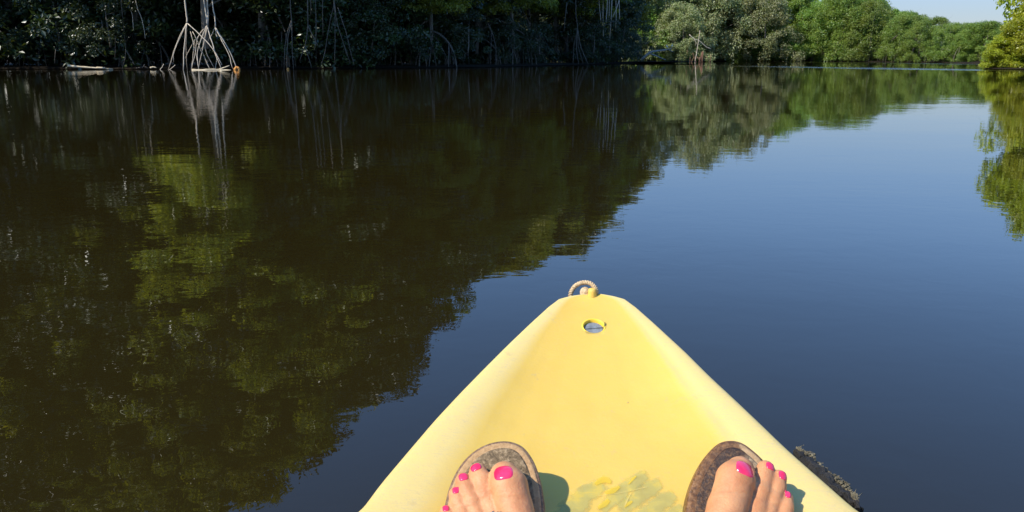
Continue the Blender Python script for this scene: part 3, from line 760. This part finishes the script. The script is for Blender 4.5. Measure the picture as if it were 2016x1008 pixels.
for a_ in range(3):
    ring_ = [kp+Vector((math.cos(x)*.0044, math.sin(x)*.0044*math.cos(a_*1.05), math.sin(x)*.0044*math.sin(a_*1.05+.5))) for x in np.linspace(0, 6.28, 16)]
    mb.tube(ring_, .0022, 6, False)
kc('knot', mb.mesh('knot'), ROPE)
# small dead insect / scratch mark on the deck
mb = MB(); c_ = deck_hit(1236, 793); mb.tube([c_+Vector((-.0008, -.0012, .0002)), c_+Vector((0, 0, .0003)), c_+Vector((.0010, .0014, .0002))], [.0002, .0004, .0002], 5)
kc('grit', mb.mesh('grit'), ROPE)

# worn decal of broad blades
dm = M('worn_green_decal'); p = dm.pos()
f1 = dm.noise(48, 4, .6, p, .5); f2 = dm.noise(150, 4, .7, dm.scaled(p, (3, .6, 1)))
colr = dm.ramp(f1, [(.36, (.42, .35, .075)), (.50, (.52, .44, .09)), (.60, (.74, .54, .05))])
colr = dm.mix(dm.math('MULTIPLY', f2, .35), colr, (.62, .62, .3))
def worn(a, col, lo=.30, hi=.62):
    """flat print rubbed thin: see-through towards its edges and in scuffs"""
    e = a.n('ShaderNodeAttribute', attribute_name='edge').outputs['Fac']; p = a.pos()
    q = a.math('ADD', a.math('MULTIPLY', a.math('SUBTRACT', 1.0, e), .8), a.math('MULTIPLY', a.math('SUBTRACT', a.noise(70, 5, .7, p), .5), 1.1))
    al = a.ramp(q, [(lo*.5, 0), (hi, .62)])
    if isinstance(col, tuple): a.b.inputs['Base Color'].default_value = (*col, 1)
    else: a.l(col, a.b.inputs['Base Color'])
    a.l(al, a.b.inputs['Alpha']); a.b.inputs['Roughness'].default_value = .5; return a.m
DEC = worn(dm, colr, .0, .34)
DECY = worn(M('bright_yellow_patch'), (.80, .54, .03), .1, .4)
DECS = worn(M('faded_stalk'), (.80, .60, .17), .3, .9)
def band(pts, wid, mat, name, lift=.0005, n=8, taper=None):
    """a flat print: strip of width wid px along photo polyline, laid on the deck"""
    L = smooth_line([(a, b, 0) for a, b in pts], n); k = len(L); V = []; F = []
    wd = [float(np.interp(i/(k-1), np.linspace(0, 1, len(wid)), wid)) for i in range(k)]
    E = []
    for i, q in enumerate(L):
        E += [max(abs(s_), min(1, 1-min(i, k-1-i)/(k*.18))) for s_ in (-1, -.5, 0, .5, 1)]
        t = (L[min(i+1, k-1)]-L[max(i-1, 0)]); t.normalize(); nr = Vector((-t.y, t.x, 0))
        for s_ in (-1, -.5, 0, .5, 1):
            h = deck_hit(q.x+nr.x*wd[i]/2*s_, q.y+nr.y*wd[i]/2*s_); V.append((h.x, h.y, h.z+lift))
    for i in range(k-1):
        for j in range(4): F.append((i*5+j, i*5+j+1, (i+1)*5+j+1, (i+1)*5+j))
    m_ = mesh_py(name, V, F); m_.attributes.new('edge', 'FLOAT', 'POINT').data.foreach_set('value', np.array(E, dtype=np.float32))
    return kc(name, m_, mat)
if True:
    for pts, wd in (([(1092, 1040), (1130, 1000), (1160, 972), (1192, 950)], [40, 44, 34, 24]),
                    ([(1180, 1010), (1215, 975), (1250, 950), (1277, 933)], [16, 30, 28, 20]),
                    ([(1215, 1010), (1250, 985), (1282, 962), (1303, 950)], [20, 32, 30, 18]),
                    ([(1240, 1040), (1280, 1008), (1312, 985), (1332, 974)], [30, 32, 30, 20]),
                    ([(1300, 1030), (1325, 1012), (1346, 998)], [20, 24, 18])):
        band(pts, [w_*1.3 for w_ in wd], DEC, 'decal_blade')
    for pts, wd in (([(1170, 956), (1188, 946), (1206, 952)], [7, 20, 9]), ([(1190, 972), (1206, 968), (1222, 958)], [8, 16, 8]), ([(1236, 956), (1246, 945), (1254, 938)], [4, 9, 4]), ([(1228, 1002), (1238, 993), (1246, 988)], [5, 10, 5]), ([(1176, 1002), (1190, 994), (1200, 985)], [8, 18, 8])):
        band(pts, wd, DECY, 'decal_petal', .0009, 5)
    for pts, wd in (([(1168, 980), (1215, 974), (1262, 964), (1278, 960)], [1.2, 1.6, 2.5, 5]), ([(1228, 1004), (1236, 985), (1245, 968)], [6, 4, 2])):
        band(pts, wd, DECS, 'decal_stalk', .0013, 5)

# debris along the right gunwale
BKD = wood('wet_black_bark', (.006, .005, .004), (.035, .028, .02), .6, 60)
MOSS = wood('dry_crust', (.10, .08, .045), (.34, .29, .18), .95, 120)
def dpt(px, py, z): return on_z(px, py, z)
d_e = empty('driftwood', tuple(dpt(1640, 940, 0)), 0, 'strip of black bark with a crusty growth, lying along the right gunwale', 'driftwood')
off = Vector(d_e.location)
mb = MB(); L = smooth_line([dpt(1566, 888, .125)-off, dpt(1592, 915, .122)-off, dpt(1634, 953, .122)-off, dpt(1690, 998, .122)-off], 10); k = len(L)-1
mb.tube([q+Vector((random.uniform(-1, 1), random.uniform(-1, 1), random.uniform(-1, 1)))*.0015 for q in L], [.0014+.0062*math.sin(math.pi*(.06+.9*i/k))*random.uniform(.75, 1.2) for i in range(k+1)], 8)
mb.tube([q+Vector((.003, .001, -.004)) for q in L[3:]], [.002+.002*random.random() for _ in L[3:]], 6)
obj('bark', mb.mesh('bark', False), BKD, d_e)
mb = MB()
for i in range(420):
    t = random.random(); 
    thick = np.interp(t, [0, .12, .28, .36, .45, .62, .75, .9, 1], [.002, .006, .011, .005, .007, .009, .013, .008, .001])
    q = L[int(t*(k-1))].lerp(L[int(t*(k-1))+1], random.random())+Vector((.002+thick*random.random()*.75, thick*random.random()*.55, .002+thick*random.uniform(-.2, .4)))
    mb.lump(q, random.uniform(.0005, .0019), 6, 4, .5)
for i in range(18):
    t = random.random(); q = L[int(t*(k-1))]+Vector((.005, .003, .003)); q2 = q+Vector((random.uniform(-.004, .006), random.uniform(-.003, .006), random.uniform(0, .004)))
    mb.tube([q, q2], [.0005, .0003], 3)
obj('crust', mb.mesh('crust', False), MOSS, d_e, kind='stuff')

# ------------------------------------------------------------------ sandals and feet
AX = Vector((0, .81, .59)).normalized()     # heel -> toe
NW = Vector((0, -AX.z, AX.y))               # out of the footbed
def footframe(tip_px, D):
    v = ray(*tip_px); return Vector((0, 0, H))+v*D      # D = depth along the lens axis
def loc(T, px, py, h):
    """photo pixel -> (u across, v towards the heel, w height) on the plane h above the footbed"""
    v = ray(px, py); P0 = T+NW*h; t = (P0-Vector((0, 0, H))).dot(NW)/v.dot(NW)
    P = Vector((0, 0, H))+v*t-T; return np.array([P.x, -P.dot(AX), h])
def toworld(T, A_): 
    A_ = np.asarray(A_); return np.array(T)+A_[..., 0:1]*np.array((1., 0, 0))-A_[..., 1:2]*np.array(AX)+A_[..., 2:3]*np.array(NW)
def tolocal(T, P):
    d = Vector(P)-T; return np.array([d.x, -d.dot(AX), d.dot(NW)])
SC = 1/2390.0

def sdf_cone(P, a, b, ra, rb, flat=1.0):
    ab = b-a; t = np.clip(((P-a)@ab)/(ab@ab+1e-12), 0, 1)
    d = P-a-t[..., None]*ab
    if flat != 1.0: d = d*np.array([1, 1, 1/flat])
    return np.sqrt((d*d).sum(-1))-(ra+(rb-ra)*t)
def smin(a, b, k):
    h = np.clip(.5+.5*(b-a)/k, 0, 1); return b*(1-h)+a*h-k*h*(1-h)
def foot_sdf(prims, creases=()):
    def f(P):
        groups = {}
        for g, a, b, ra, rb, k in prims:
            lo = np.minimum(a, b)-max(ra, rb)-.02; hi = np.maximum(a, b)+max(ra, rb)+.02
            d = sdf_cone(P, a, b, ra, rb)
            groups[g] = d if g not in groups else smin(groups[g], d, k)
        r = groups.pop('foot')
        toes = None
        for g in groups: toes = groups[g] if toes is None else smin(toes, groups[g], .0009)
        r = smin(r, toes, .007)
        for cu_, cv_, cr_, dp_ in creases:
            r = r+dp_*np.exp(-((P[..., 1]-cv_-.10*(P[..., 0]-cu_))/.0014)**2)*np.exp(-((P[..., 0]-cu_)/cr_)**4)*(P[..., 2] > .004)
        return r
    return f
def surface_nets(f, ax, ay, az):
    X, Y, Z = np.meshgrid(ax, ay, az, indexing='ij'); G = np.stack([X, Y, Z], -1)
    D = np.empty(X.shape)
    for i in range(X.shape[0]): D[i] = f(G[i])
    ins = D < 0
    c = np.zeros((D.shape[0]-1, D.shape[1]-1, D.shape[2]-1, 3)); n = np.zeros(c.shape[:3])
    def sl(o, k): return tuple(slice(o[i], D.shape[i]-1+o[i]) for i in range(3))
    cs = [(i, j, k) for i in (0, 1) for j in (0, 1) for k in (0, 1)]
    for a in cs:
        for d in range(3):
            if a[d] == 0:
                b = list(a); b[d] = 1; b = tuple(b)
                da, db = D[sl(a, 0)], D[sl(b, 0)]; m = (da < 0) != (db < 0)
                t = np.where(m, da/np.where(da-db == 0, 1, da-db), 0)
                p = G[sl(a, 0)]+(G[sl(b, 0)]-G[sl(a, 0)])*t[..., None]
                c += np.where(m[..., None], p, 0); n += m
    act = n > 0; idx = -np.ones(n.shape, dtype=int); idx[act] = np.arange(act.sum()); V = c[act]/n[act][:, None]
    F = []
    for d in range(3):
        e = [0, 0, 0]; e[d] = 1
        A_ = ins[tuple(slice(1, D.shape[i]-1) if i != d else slice(0, D.shape[i]-1) for i in range(3))]
        B2 = ins[tuple(slice(1, D.shape[i]-1) if i != d else slice(1, D.shape[i]) for i in range(3))]
        q = np.argwhere(A_ != B2)
        if not len(q): continue
        base = q.copy()
        for i in range(3):
            if i != d: base[:, i] += 1
        o1, o2 = [i for i in range(3) if i != d]
        def g(s1, s2):
            w_ = base.copy(); w_[:, o1] -= s1; w_[:, o2] -= s2; return idx[w_[:, 0], w_[:, 1], w_[:, 2]]
        quad = np.stack([g(1, 1), g(0, 1), g(0, 0), g(1, 0)], 1)
        fl = A_[tuple(q.T)]
        if d == 1: fl = ~fl
        quad[~fl] = quad[~fl][:, ::-1]
        F.append(quad)
    return V, np.concatenate(F)

skm = M('skin'); p = skm.pos()
n1_ = skm.noise(40, 4, .6, p); n2_ = skm.noise(240, 3, .6, p)
cc = skm.ramp(n1_, [(.3, (.47, .19, .078)), (.7, (.63, .305, .135))])
cc = skm.mix(skm.ramp(skm.noise(130, 3, .7, p), [(.70, 0), (.76, .55)]), cc, (.30, .15, .08))
skm.l(cc, skm.b.inputs['Base Color']); skm.b.inputs['Roughness'].default_value = .55; skm.b.inputs['Specular IOR Level'].default_value = .35
skm.b.inputs['Subsurface Weight'].default_value = .25; skm.b.inputs['Subsurface Radius'].default_value = (.010, .0035, .002); skm.b.inputs['Subsurface Scale'].default_value = .5
skm.l(skm.bump(skm.noise(700, 3, .6, p), .00025, 1.0, skm.bump(n2_, .0006)), skm.b.inputs['Normal']); SKIN = skm.m
NAIL = M('pink_nail_polish'); NAIL.set(Base_Color=(.86, .025, .20, 1), Roughness=.22)
NAIL.l(NAIL.mix(NAIL.ramp(NAIL.noise(90, 3, .6, NAIL.pos()), [(.45, 0), (.75, .6)]), (.78, .020, .085), (.80, .06, .165)), NAIL.b.inputs['Base Color'])
NAIL.b.inputs['Coat Weight'].default_value = .6; NAIL.b.inputs['Coat Roughness'].default_value = .08; NAIL = NAIL.m
BARENAIL = M('bare_nail').set(Base_Color=(.80, .60, .48, 1), Roughness=.35).m

def sole_mat(name, c1, c2, c3, rough=.75, wet=0):
    a = M(name); p = a.pos(); f = a.noise(300, 5, .75, p, .4); g = a.noise(30, 3, .6, p)
    c = a.ramp(f, [(.3, c1), (.5, c2), (.7, c3)]); a.l(c, a.b.inputs['Base Color'])
    a.b.inputs['Roughness'].default_value = rough; a.l(a.bump(f, .0012), a.b.inputs['Normal']); return a.m
TAN_EDGE = sole_mat('tan_leather_edge', (.09, .04, .02), (.20, .11, .055), (.38, .25, .14), .6)
TAN_BED = sole_mat('tan_footbed', (.33, .18, .07), (.45, .265, .115), (.54, .34, .16), .8)
GREY_BED = sole_mat('mottled_insole', (.05, .032, .015), (.19, .125, .06), (.44, .31, .17), .9)
WET_EDGE = sole_mat('wet_brown_edge', (.045, .018, .006), (.17, .075, .02), (.34, .17, .06), .28)
WET_BED = sole_mat('wet_insole', (.012, .007, .004), (.07, .035, .015), (.20, .11, .05), .4)
def wet_split(name, wet, dry, x0, rough):
    a = M(name); p = a.pos(); sx = a.n('ShaderNodeSeparateXYZ'); a.l(p, sx.inputs[0])
    f = a.noise(300, 5, .75, p, .4); e_ = a.math('ADD', sx.outputs[0], a.math('MULTIPLY', a.math('SUBTRACT', a.noise(110, 4, .7, p), .5), .016))
    m = a.n('ShaderNodeMapRange'); m.inputs[1].default_value = x0-.0015; m.inputs[2].default_value = x0+.0015; a.l(e_, m.inputs[0])
    c = a.mix(m.outputs[0], a.ramp(f, [(.3, wet[0]), (.5, wet[1]), (.7, wet[2])]), a.ramp(f, [(.3, dry[0]), (.5, dry[1]), (.7, dry[2])]))
    a.l(c, a.b.inputs['Base Color']); a.l(a.math('MULTIPLY_ADD', m.outputs[0], .4), a.b.inputs['Roughness']); a.b.inputs['Roughness'].links[0].from_node.inputs[2].default_value = rough
    a.l(a.bump(f, .0014), a.b.inputs['Normal']); return a.m
WET_RING = wet_split('half_wet_footbed', ((.05, .018, .006), (.16, .07, .02), (.30, .15, .055)), ((.34, .20, .09), (.46, .29, .14), (.54, .37, .20)), .186, .4)
WET_IN = wet_split('half_wet_insole', ((.008, .005, .003), (.05, .022, .008), (.24, .12, .04)), ((.10, .07, .04), (.26, .18, .10), (.46, .34, .20)), .190, .45)
STRAP = sole_mat('dark_grey_strap', (.03, .03, .035), (.06, .062, .07), (.14, .15, .16), .7)

def offset_ring(P, d):
    n = len(P); o = []
    for i in range(n):
        t = P[(i+1) % n]-P[i-1]; t /= np.linalg.norm(t)+1e-9; o.append(P[i]+np.array([-t[1], t[0]])*d)
    return np.array(o)
def closed_cr(P, n):
    P = np.array(P); N = len(P); o = []
    for i in range(N):
        a, b, c, d = P[i-1], P[i], P[(i+1) % N], P[(i+2) % N]
        for k in range(n):
            t = k/n; o.append(.5*((2*b)+(c-a)*t+(2*a-5*b+4*c-d)*t*t+(3*b-a-3*c+d)*t**3))
    return np.array(o)
def sandal(T, pix, rest, mats, label, side):
    e = empty('sandal', tuple(T), 0, label, 'sandal', 'pair of thong sandals')
    P = [loc(T, a, b, 0)[:2] for a, b in pix]+[np.array(q) for q in rest]
    R = closed_cr(P, 6); cen = R.mean(0)
    area = sum(R[i][0]*R[(i+1) % len(R)][1]-R[(i+1) % len(R)][0]*R[i][1] for i in range(len(R)))
    sg = 1 if area > 0 else -1
    def loft(name, layers, mat, dish=0):
        V = []; F = []; n = len(R)
        for d, w_ in layers:
            Q = offset_ring(R, d*sg)
            for q in Q:
                V.append(toworld(T, np.array([q[0], q[1], w_]))-np.array(T))
        for i in range(len(layers)-1):
            for k in range(n): F.append((i*n+k, i*n+(k+1) % n, (i+1)*n+(k+1) % n, (i+1)*n+k))
        b0 = (len(layers)-1)*n
        V.append(toworld(T, np.array([cen[0], cen[1], layers[-1][1]]))-np.array(T))
        for k in range(n): F.append((b0+k, b0+(k+1) % n, len(V)-1))
        V.append(toworld(T, np.array([cen[0], cen[1], layers[0][1]]))-np.array(T))
        for k in range(n): F.append(((k+1) % n, k, len(V)-1))
        m = mesh_py(name, V, F); return obj(name, m, mat, e)
    loft('sole', [(.006, -.019), (.0015, -.0185), (0, -.016), (.0004, -.010), (-.0004, -.008), (.0002, -.004), (.0008, -.001), (.0022, .0002), (.004, .0003)], mats[0])
    loft('footbed', [(.0028, -.001), (.0030, .0006), (.0042, .0012), (.006, .0010)], mats[1])
    loft('insole', [(.0078, .0004), (.0080, .0014), (.0095, .0017)], mats[2])
    return e
TL = footframe((1000, 867), .67); TR = footframe((1435, 866), .67)
# full outlines: visible toe arc, then the rest of the sole down to the heel
pixL = [(866, 1030), (873, 998), (884, 955), (903, 917), (930, 888), (962, 871), (997, 866), (1028, 876), (1050, 902), (1063, 935), (1070, 970), (1073, 1010)]
cu = loc(TL, 972, 1010, 0)[0]
restL = [(cu+.037, .10), (cu+.028, .15), (cu+.028, .20), (cu+.022, .235), (cu, .25), (cu-.024, .238), (cu-.034, .20), (cu-.042, .15), (cu-.048, .10)]
sandL = sandal(TL, pixL, restL, (TAN_EDGE, TAN_BED, GREY_BED), 'dry tan thong sandal under the left foot, its footbed mottled grey', -1)
pixR = [(1343, 1030), (1348, 1005), (1354, 968), (1368, 930), (1388, 896), (1412, 872), (1437, 865), (1462, 870), (1485, 886), (1505, 905), (1524, 930), (1538, 962), (1546, 1005)]
cur = loc(TR, 1445, 1010, 0)[0]
restR = [(cur+.042, .08), (cur+.040, .12), (cur+.034, .17), (cur+.030, .21), (cur+.018, .24), (cur-.004, .25), (cur-.024, .235), (cur-.030, .20), (cur-.032, .15), (cur-.038, .10)]
sandR = sandal(TR, pixR, restR, (WET_EDGE, WET_RING, WET_IN), 'wet dark brown thong sandal under the right foot', 1)

person = empty('person', (.1, -.3, .1), 0, 'person with bare feet in thong sandals and bright pink toenails, legs stretched towards the bow', 'person')
pinv = __import__('mathutils').Matrix.Translation(-Vector(person.location))
def build_foot(T, toes, balls, mid, ankle_u, knee_w, hip_w):
    pr = []
    def L3(px, py, r): r = r*SC; q = loc(T, px, py, r+.0015); return q, r
    for ti, t in enumerate(toes):
        pts = [L3(*q) for q in t]
        for (a, ra), (b, rb) in zip(pts[:-1], pts[1:]): pr.append((f't{ti}', a, b, ra, rb, .003))
    bl = [L3(*q) for q in balls]
    an = np.array([ankle_u, .178, .060]); heel = np.array([ankle_u, .212, .030])
    inst = np.array([ankle_u, .13, .045])
    for (a, ra) in bl:
        pr.append(('foot', a, inst+np.array([(a[0]-ankle_u)*.35, 0, -.006]), ra, .022, .012))
        pr.append(('foot', inst+np.array([(a[0]-ankle_u)*.35, 0, -.012]), heel, .020, .027, .012))
    for (a, ra), (b, rb) in zip(bl[:-1], bl[1:]): pr.append(('foot', a, b, ra*.95, rb*.95, .008))
    pr.append(('foot', inst, an, .026, .033, .02)); pr.append(('foot', heel, an, .029, .033, .02))
    kn = tolocal(T, knee_w); hp = tolocal(T, hip_w); calf = an+(kn-an)*.6+np.array([0, .012, -.01])
    pr.append(('foot', an, calf, .033, .050, .03)); pr.append(('foot', calf, kn, .050, .052, .03)); pr.append(('foot', kn, hp, .055, .078, .03))
    cr = []
    for t in toes:
        for q_, dp_ in ((.50, .0009), (.60, .0006)):
            i_ = int(q_*(len(t)-1)); a_, b_ = np.array(t[i_], float), np.array(t[min(i_+1, len(t)-1)], float); m_ = a_+(b_-a_)*(q_*(len(t)-1)-i_)
            l_ = loc(T, m_[0], m_[1], m_[2]*SC*1.8); cr.append((l_[0], l_[1], m_[2]*SC*.85, dp_))
    f = foot_sdf(pr, cr)
    allp = np.array([q for p_ in pr for q in (p_[1], p_[2])])
    u0, u1 = allp[:, 0].min()-.09, allp[:, 0].max()+.09
    tp = np.array([q for p_ in pr if p_[0] != 'foot' for q in (p_[1],)])
    fu0, fu1 = tp[:, 0].min()-.022, tp[:, 0].max()+.03
    def ax(lo, flo, fhi, hi, fs, cs):
        return np.unique(np.concatenate([np.arange(flo, lo, -cs)[::-1], np.arange(flo, fhi, fs), np.arange(fhi, hi, cs)]))
    au = ax(u0, fu0, fu1, u1, .0014, .007); av = ax(-.03, -.004, .078, allp[:, 1].max()+.1, .0014, .007); aw = ax(-.02, -.003, .036, allp[:, 2].max()+.09, .0014, .007)
    V, F = surface_nets(f, au, av, aw)
    return V, F, f
def height(f, uv, w0=.05):
    P = np.concatenate([uv, np.full((len(uv), 1), w0)], 1)
    for _ in range(70): P[:, 2] -= np.clip(f(P), -.002, .01)*.8
    return P
toesL = [[(993, 938, 28), (1001, 958, 35), (1008, 985, 33), (1015, 1005, 32), (1024, 1050, 36)],
         [(941, 929, 17), (948, 948, 19), (957, 975, 21), (968, 1000, 20), (984, 1050, 24)],
         [(912, 947, 15.5), (920, 965, 17), (930, 990, 19), (940, 1015, 18), (955, 1060, 22)],
         [(897, 973, 13.5), (903, 990, 15.5), (911, 1012, 17), (930, 1065, 21)],
         [(878, 1008, 12.5), (884, 1025, 15), (900, 1075, 20)]]
ballL = [(1026, 1085, 42), (988, 1088, 34), (958, 1095, 31), (932, 1104, 29), (906, 1115, 27)]
toesR = [[(1457, 927, 27), (1448, 945, 35), (1441, 972, 34), (1432, 1000, 35), (1420, 1050, 38)],
         [(1507, 924, 17), (1503, 945, 18), (1495, 972, 21), (1488, 1000, 21), (1474, 1050, 24)],
         [(1534, 940, 14.5), (1529, 960, 16), (1520, 985, 17), (1512, 1010, 17), (1500, 1060, 22)],
         [(1549, 980, 12), (1546, 998, 14), (1540, 1025, 16), (1524, 1070, 21)],
         [(1560, 1024, 12), (1556, 1040, 14), (1546, 1085, 19)]]
ballR = [(1418, 1085, 42), (1462, 1088, 34), (1494, 1095, 31), (1520, 1104, 29), (1545, 1115, 27)]
bodyV = []; bodyF = []; nb_ = 0; sd_ = []
for T, toes, ball, uu, kx, hx in ((TL, toesL, ballL, cu+.0, -.02, .0), (TR, toesR, ballR, cur+.0, .22, .20)):
    V, F, f = build_foot(T, toes, ball, None, uu, (kx, .10, .275), (hx, -.32, .19))
    Wd = toworld(T, V); bodyV.append(Wd); bodyF.append(F+nb_); nb_ += len(V); sd_.append((T, f))
bm2 = mesh_np('body', np.concatenate(bodyV), np.concatenate(bodyF))
body = obj('body', bm2, SKIN, person); body.matrix_parent_inverse = pinv
md = body.modifiers.new('s', 'SMOOTH'); md.factor = .5; md.iterations = 2
def nail(T, f, c, hw_, hh_, rot, r, mat=NAIL, lift=.0007, name='toenail', sq=3.2, par=None):
    """c: photo pixel of the nail centre, half sizes in px, rot in degrees"""
    base = loc(T, c[0], c[1], r*SC*1.9)[:2]; n = 12; a = math.radians(rot); uv = []; rho = []
    for i in range(n+1):
        for j in range(n+1):
            x, y = 2*i/n-1, 2*j/n-1
            m_ = max(abs(x), abs(y)); l_ = (abs(x)**sq+abs(y)**sq)**(1/sq); s_ = m_/l_ if l_ > 0 else 1
            xx, yy = x*s_*hw_*SC, y*s_*hh_*SC/.93
            uv.append((base[0]+xx*math.cos(a)-yy*math.sin(a), base[1]+xx*math.sin(a)+yy*math.cos(a))); rho.append(m_)
    P = height(f, np.array(uv)); lf = np.where(np.array(rho) > .99, -.0006, np.where(np.array(rho) > .8, lift*.85, lift))
    P[:, 2] += lf
    F = [(i*(n+1)+j, (i+1)*(n+1)+j, (i+1)*(n+1)+j+1, i*(n+1)+j+1) for i in range(n) for j in range(n)]
    o = obj(name, mesh_py(name, toworld(T, P), F), mat, person); o.matrix_parent_inverse = pinv
    return o
(TL_, fL), (TR_, fR) = sd_
for c, a, b, ro, r in (((991, 935), 19, 17, -6, 30), ((937, 921), 11, 8.5, -22, 17), ((912.5, 941), 9.5, 8.5, -15, 15), ((897.5, 967.5), 6.8, 7.5, -8, 13), ((878, 1003), 6.5, 7, -10, 12)):
    nail(TL_, fL, c, a, b, ro, r)
for c, a, b, ro, r in (((1465, 927), 19, 17, 18, 30), ((1515.5, 920), 9, 8, 14, 16), ((1540, 938), 8.5, 9.5, 10, 14), ((1549.5, 975), 6, 8, 10, 12), ((1560, 1018), 6, 7, 10, 12)):
    nail(TR_, fR, c, a, b, ro, r)
# thong straps
def strap(e, T, pts, wid):
    L = smooth_line([Vector(q) for q in pts], 6); k = len(L); V = []; F = []
    for i, q in enumerate(L):
        t = (L[min(i+1, k-1)]-L[max(i-1, 0)]).normalized(); out_ = Vector((0, 0, 1)); sd2 = t.cross(out_).normalized(); up_ = sd2.cross(t)
        wd = float(np.interp(i/(k-1), np.linspace(0, 1, len(wid)), wid))
        for a, b in ((-1, -.3), (-1, .3), (-.4, .6), (.4, .6), (1, .3), (1, -.3)):
            P = q+sd2*wd/2*a+up_*.0024*b; V.append(Vector(toworld(T, np.array(P)))-T)
    for i in range(k-1):
        for j in range(6): F.append((i*6+j, i*6+(j+1) % 6, (i+1)*6+(j+1) % 6, (i+1)*6+j))
    return obj('strap', mesh_py('strap', V, F), STRAP, e)
pl = loc(TL, 981, 1028, .0); pr_ = loc(TR, 1472, 1036, 0)
for e, T, f, p0, sgn in ((sandL, TL, fL, pl, -1), (sandR, TR, fR, pr_, 1)):
    mb = MB(); a = Vector(toworld(T, np.array([p0[0], p0[1], -.002])))-T; b = Vector(toworld(T, np.array([p0[0], p0[1]+.004, .021])))-T
    mb.tube([a, a.lerp(b, .5), b], [.0032, .0030, .0036], 8); obj('toe_post', mb.mesh('toe_post'), STRAP, e)
    for sd3, ue, ve in ((1, .046, .10), (-1, -.046, .10)):
        cc_ = (cu if T is TL else cur); uvs = []
        for t in np.linspace(0, 1, 7): uvs.append((p0[0]+(cc_+ue*sd3*sd3-p0[0])*t**1.2, p0[1]+.004+(ve-p0[1])*t))
        Hh = height(f, np.array(uvs), .06); pts = [(q[0], q[1], max(.002, q[2])+.0022) for q in Hh]; pts[-1] = (pts[-1][0], pts[-1][1], .001)
        strap(e, T, pts, [.010, .014, .018, .020])
# denim shorts round the hips
SH = wood('faded_denim', (.06, .09, .16), (.10, .14, .22), .9, 80)
mb = MB()
mb.tube(smooth_line([(.0, -.14, .235), (.0, -.25, .215), (.01, -.36, .20)], 5), [.095, .098, .10, .10, .102, .105, .106, .108, .11, .11, .11], 18)
mb.tube(smooth_line([(.2, -.14, .235), (.2, -.25, .215), (.19, -.36, .20)], 5), [.095, .098, .10, .10, .102, .105, .106, .108, .11, .11, .11], 18)
mb.lump((.1, -.38, .20), (.20, .12, .13), 20, 12)
o = obj('shorts', mb.mesh('shorts'), SH, person); o.matrix_parent_inverse = pinv
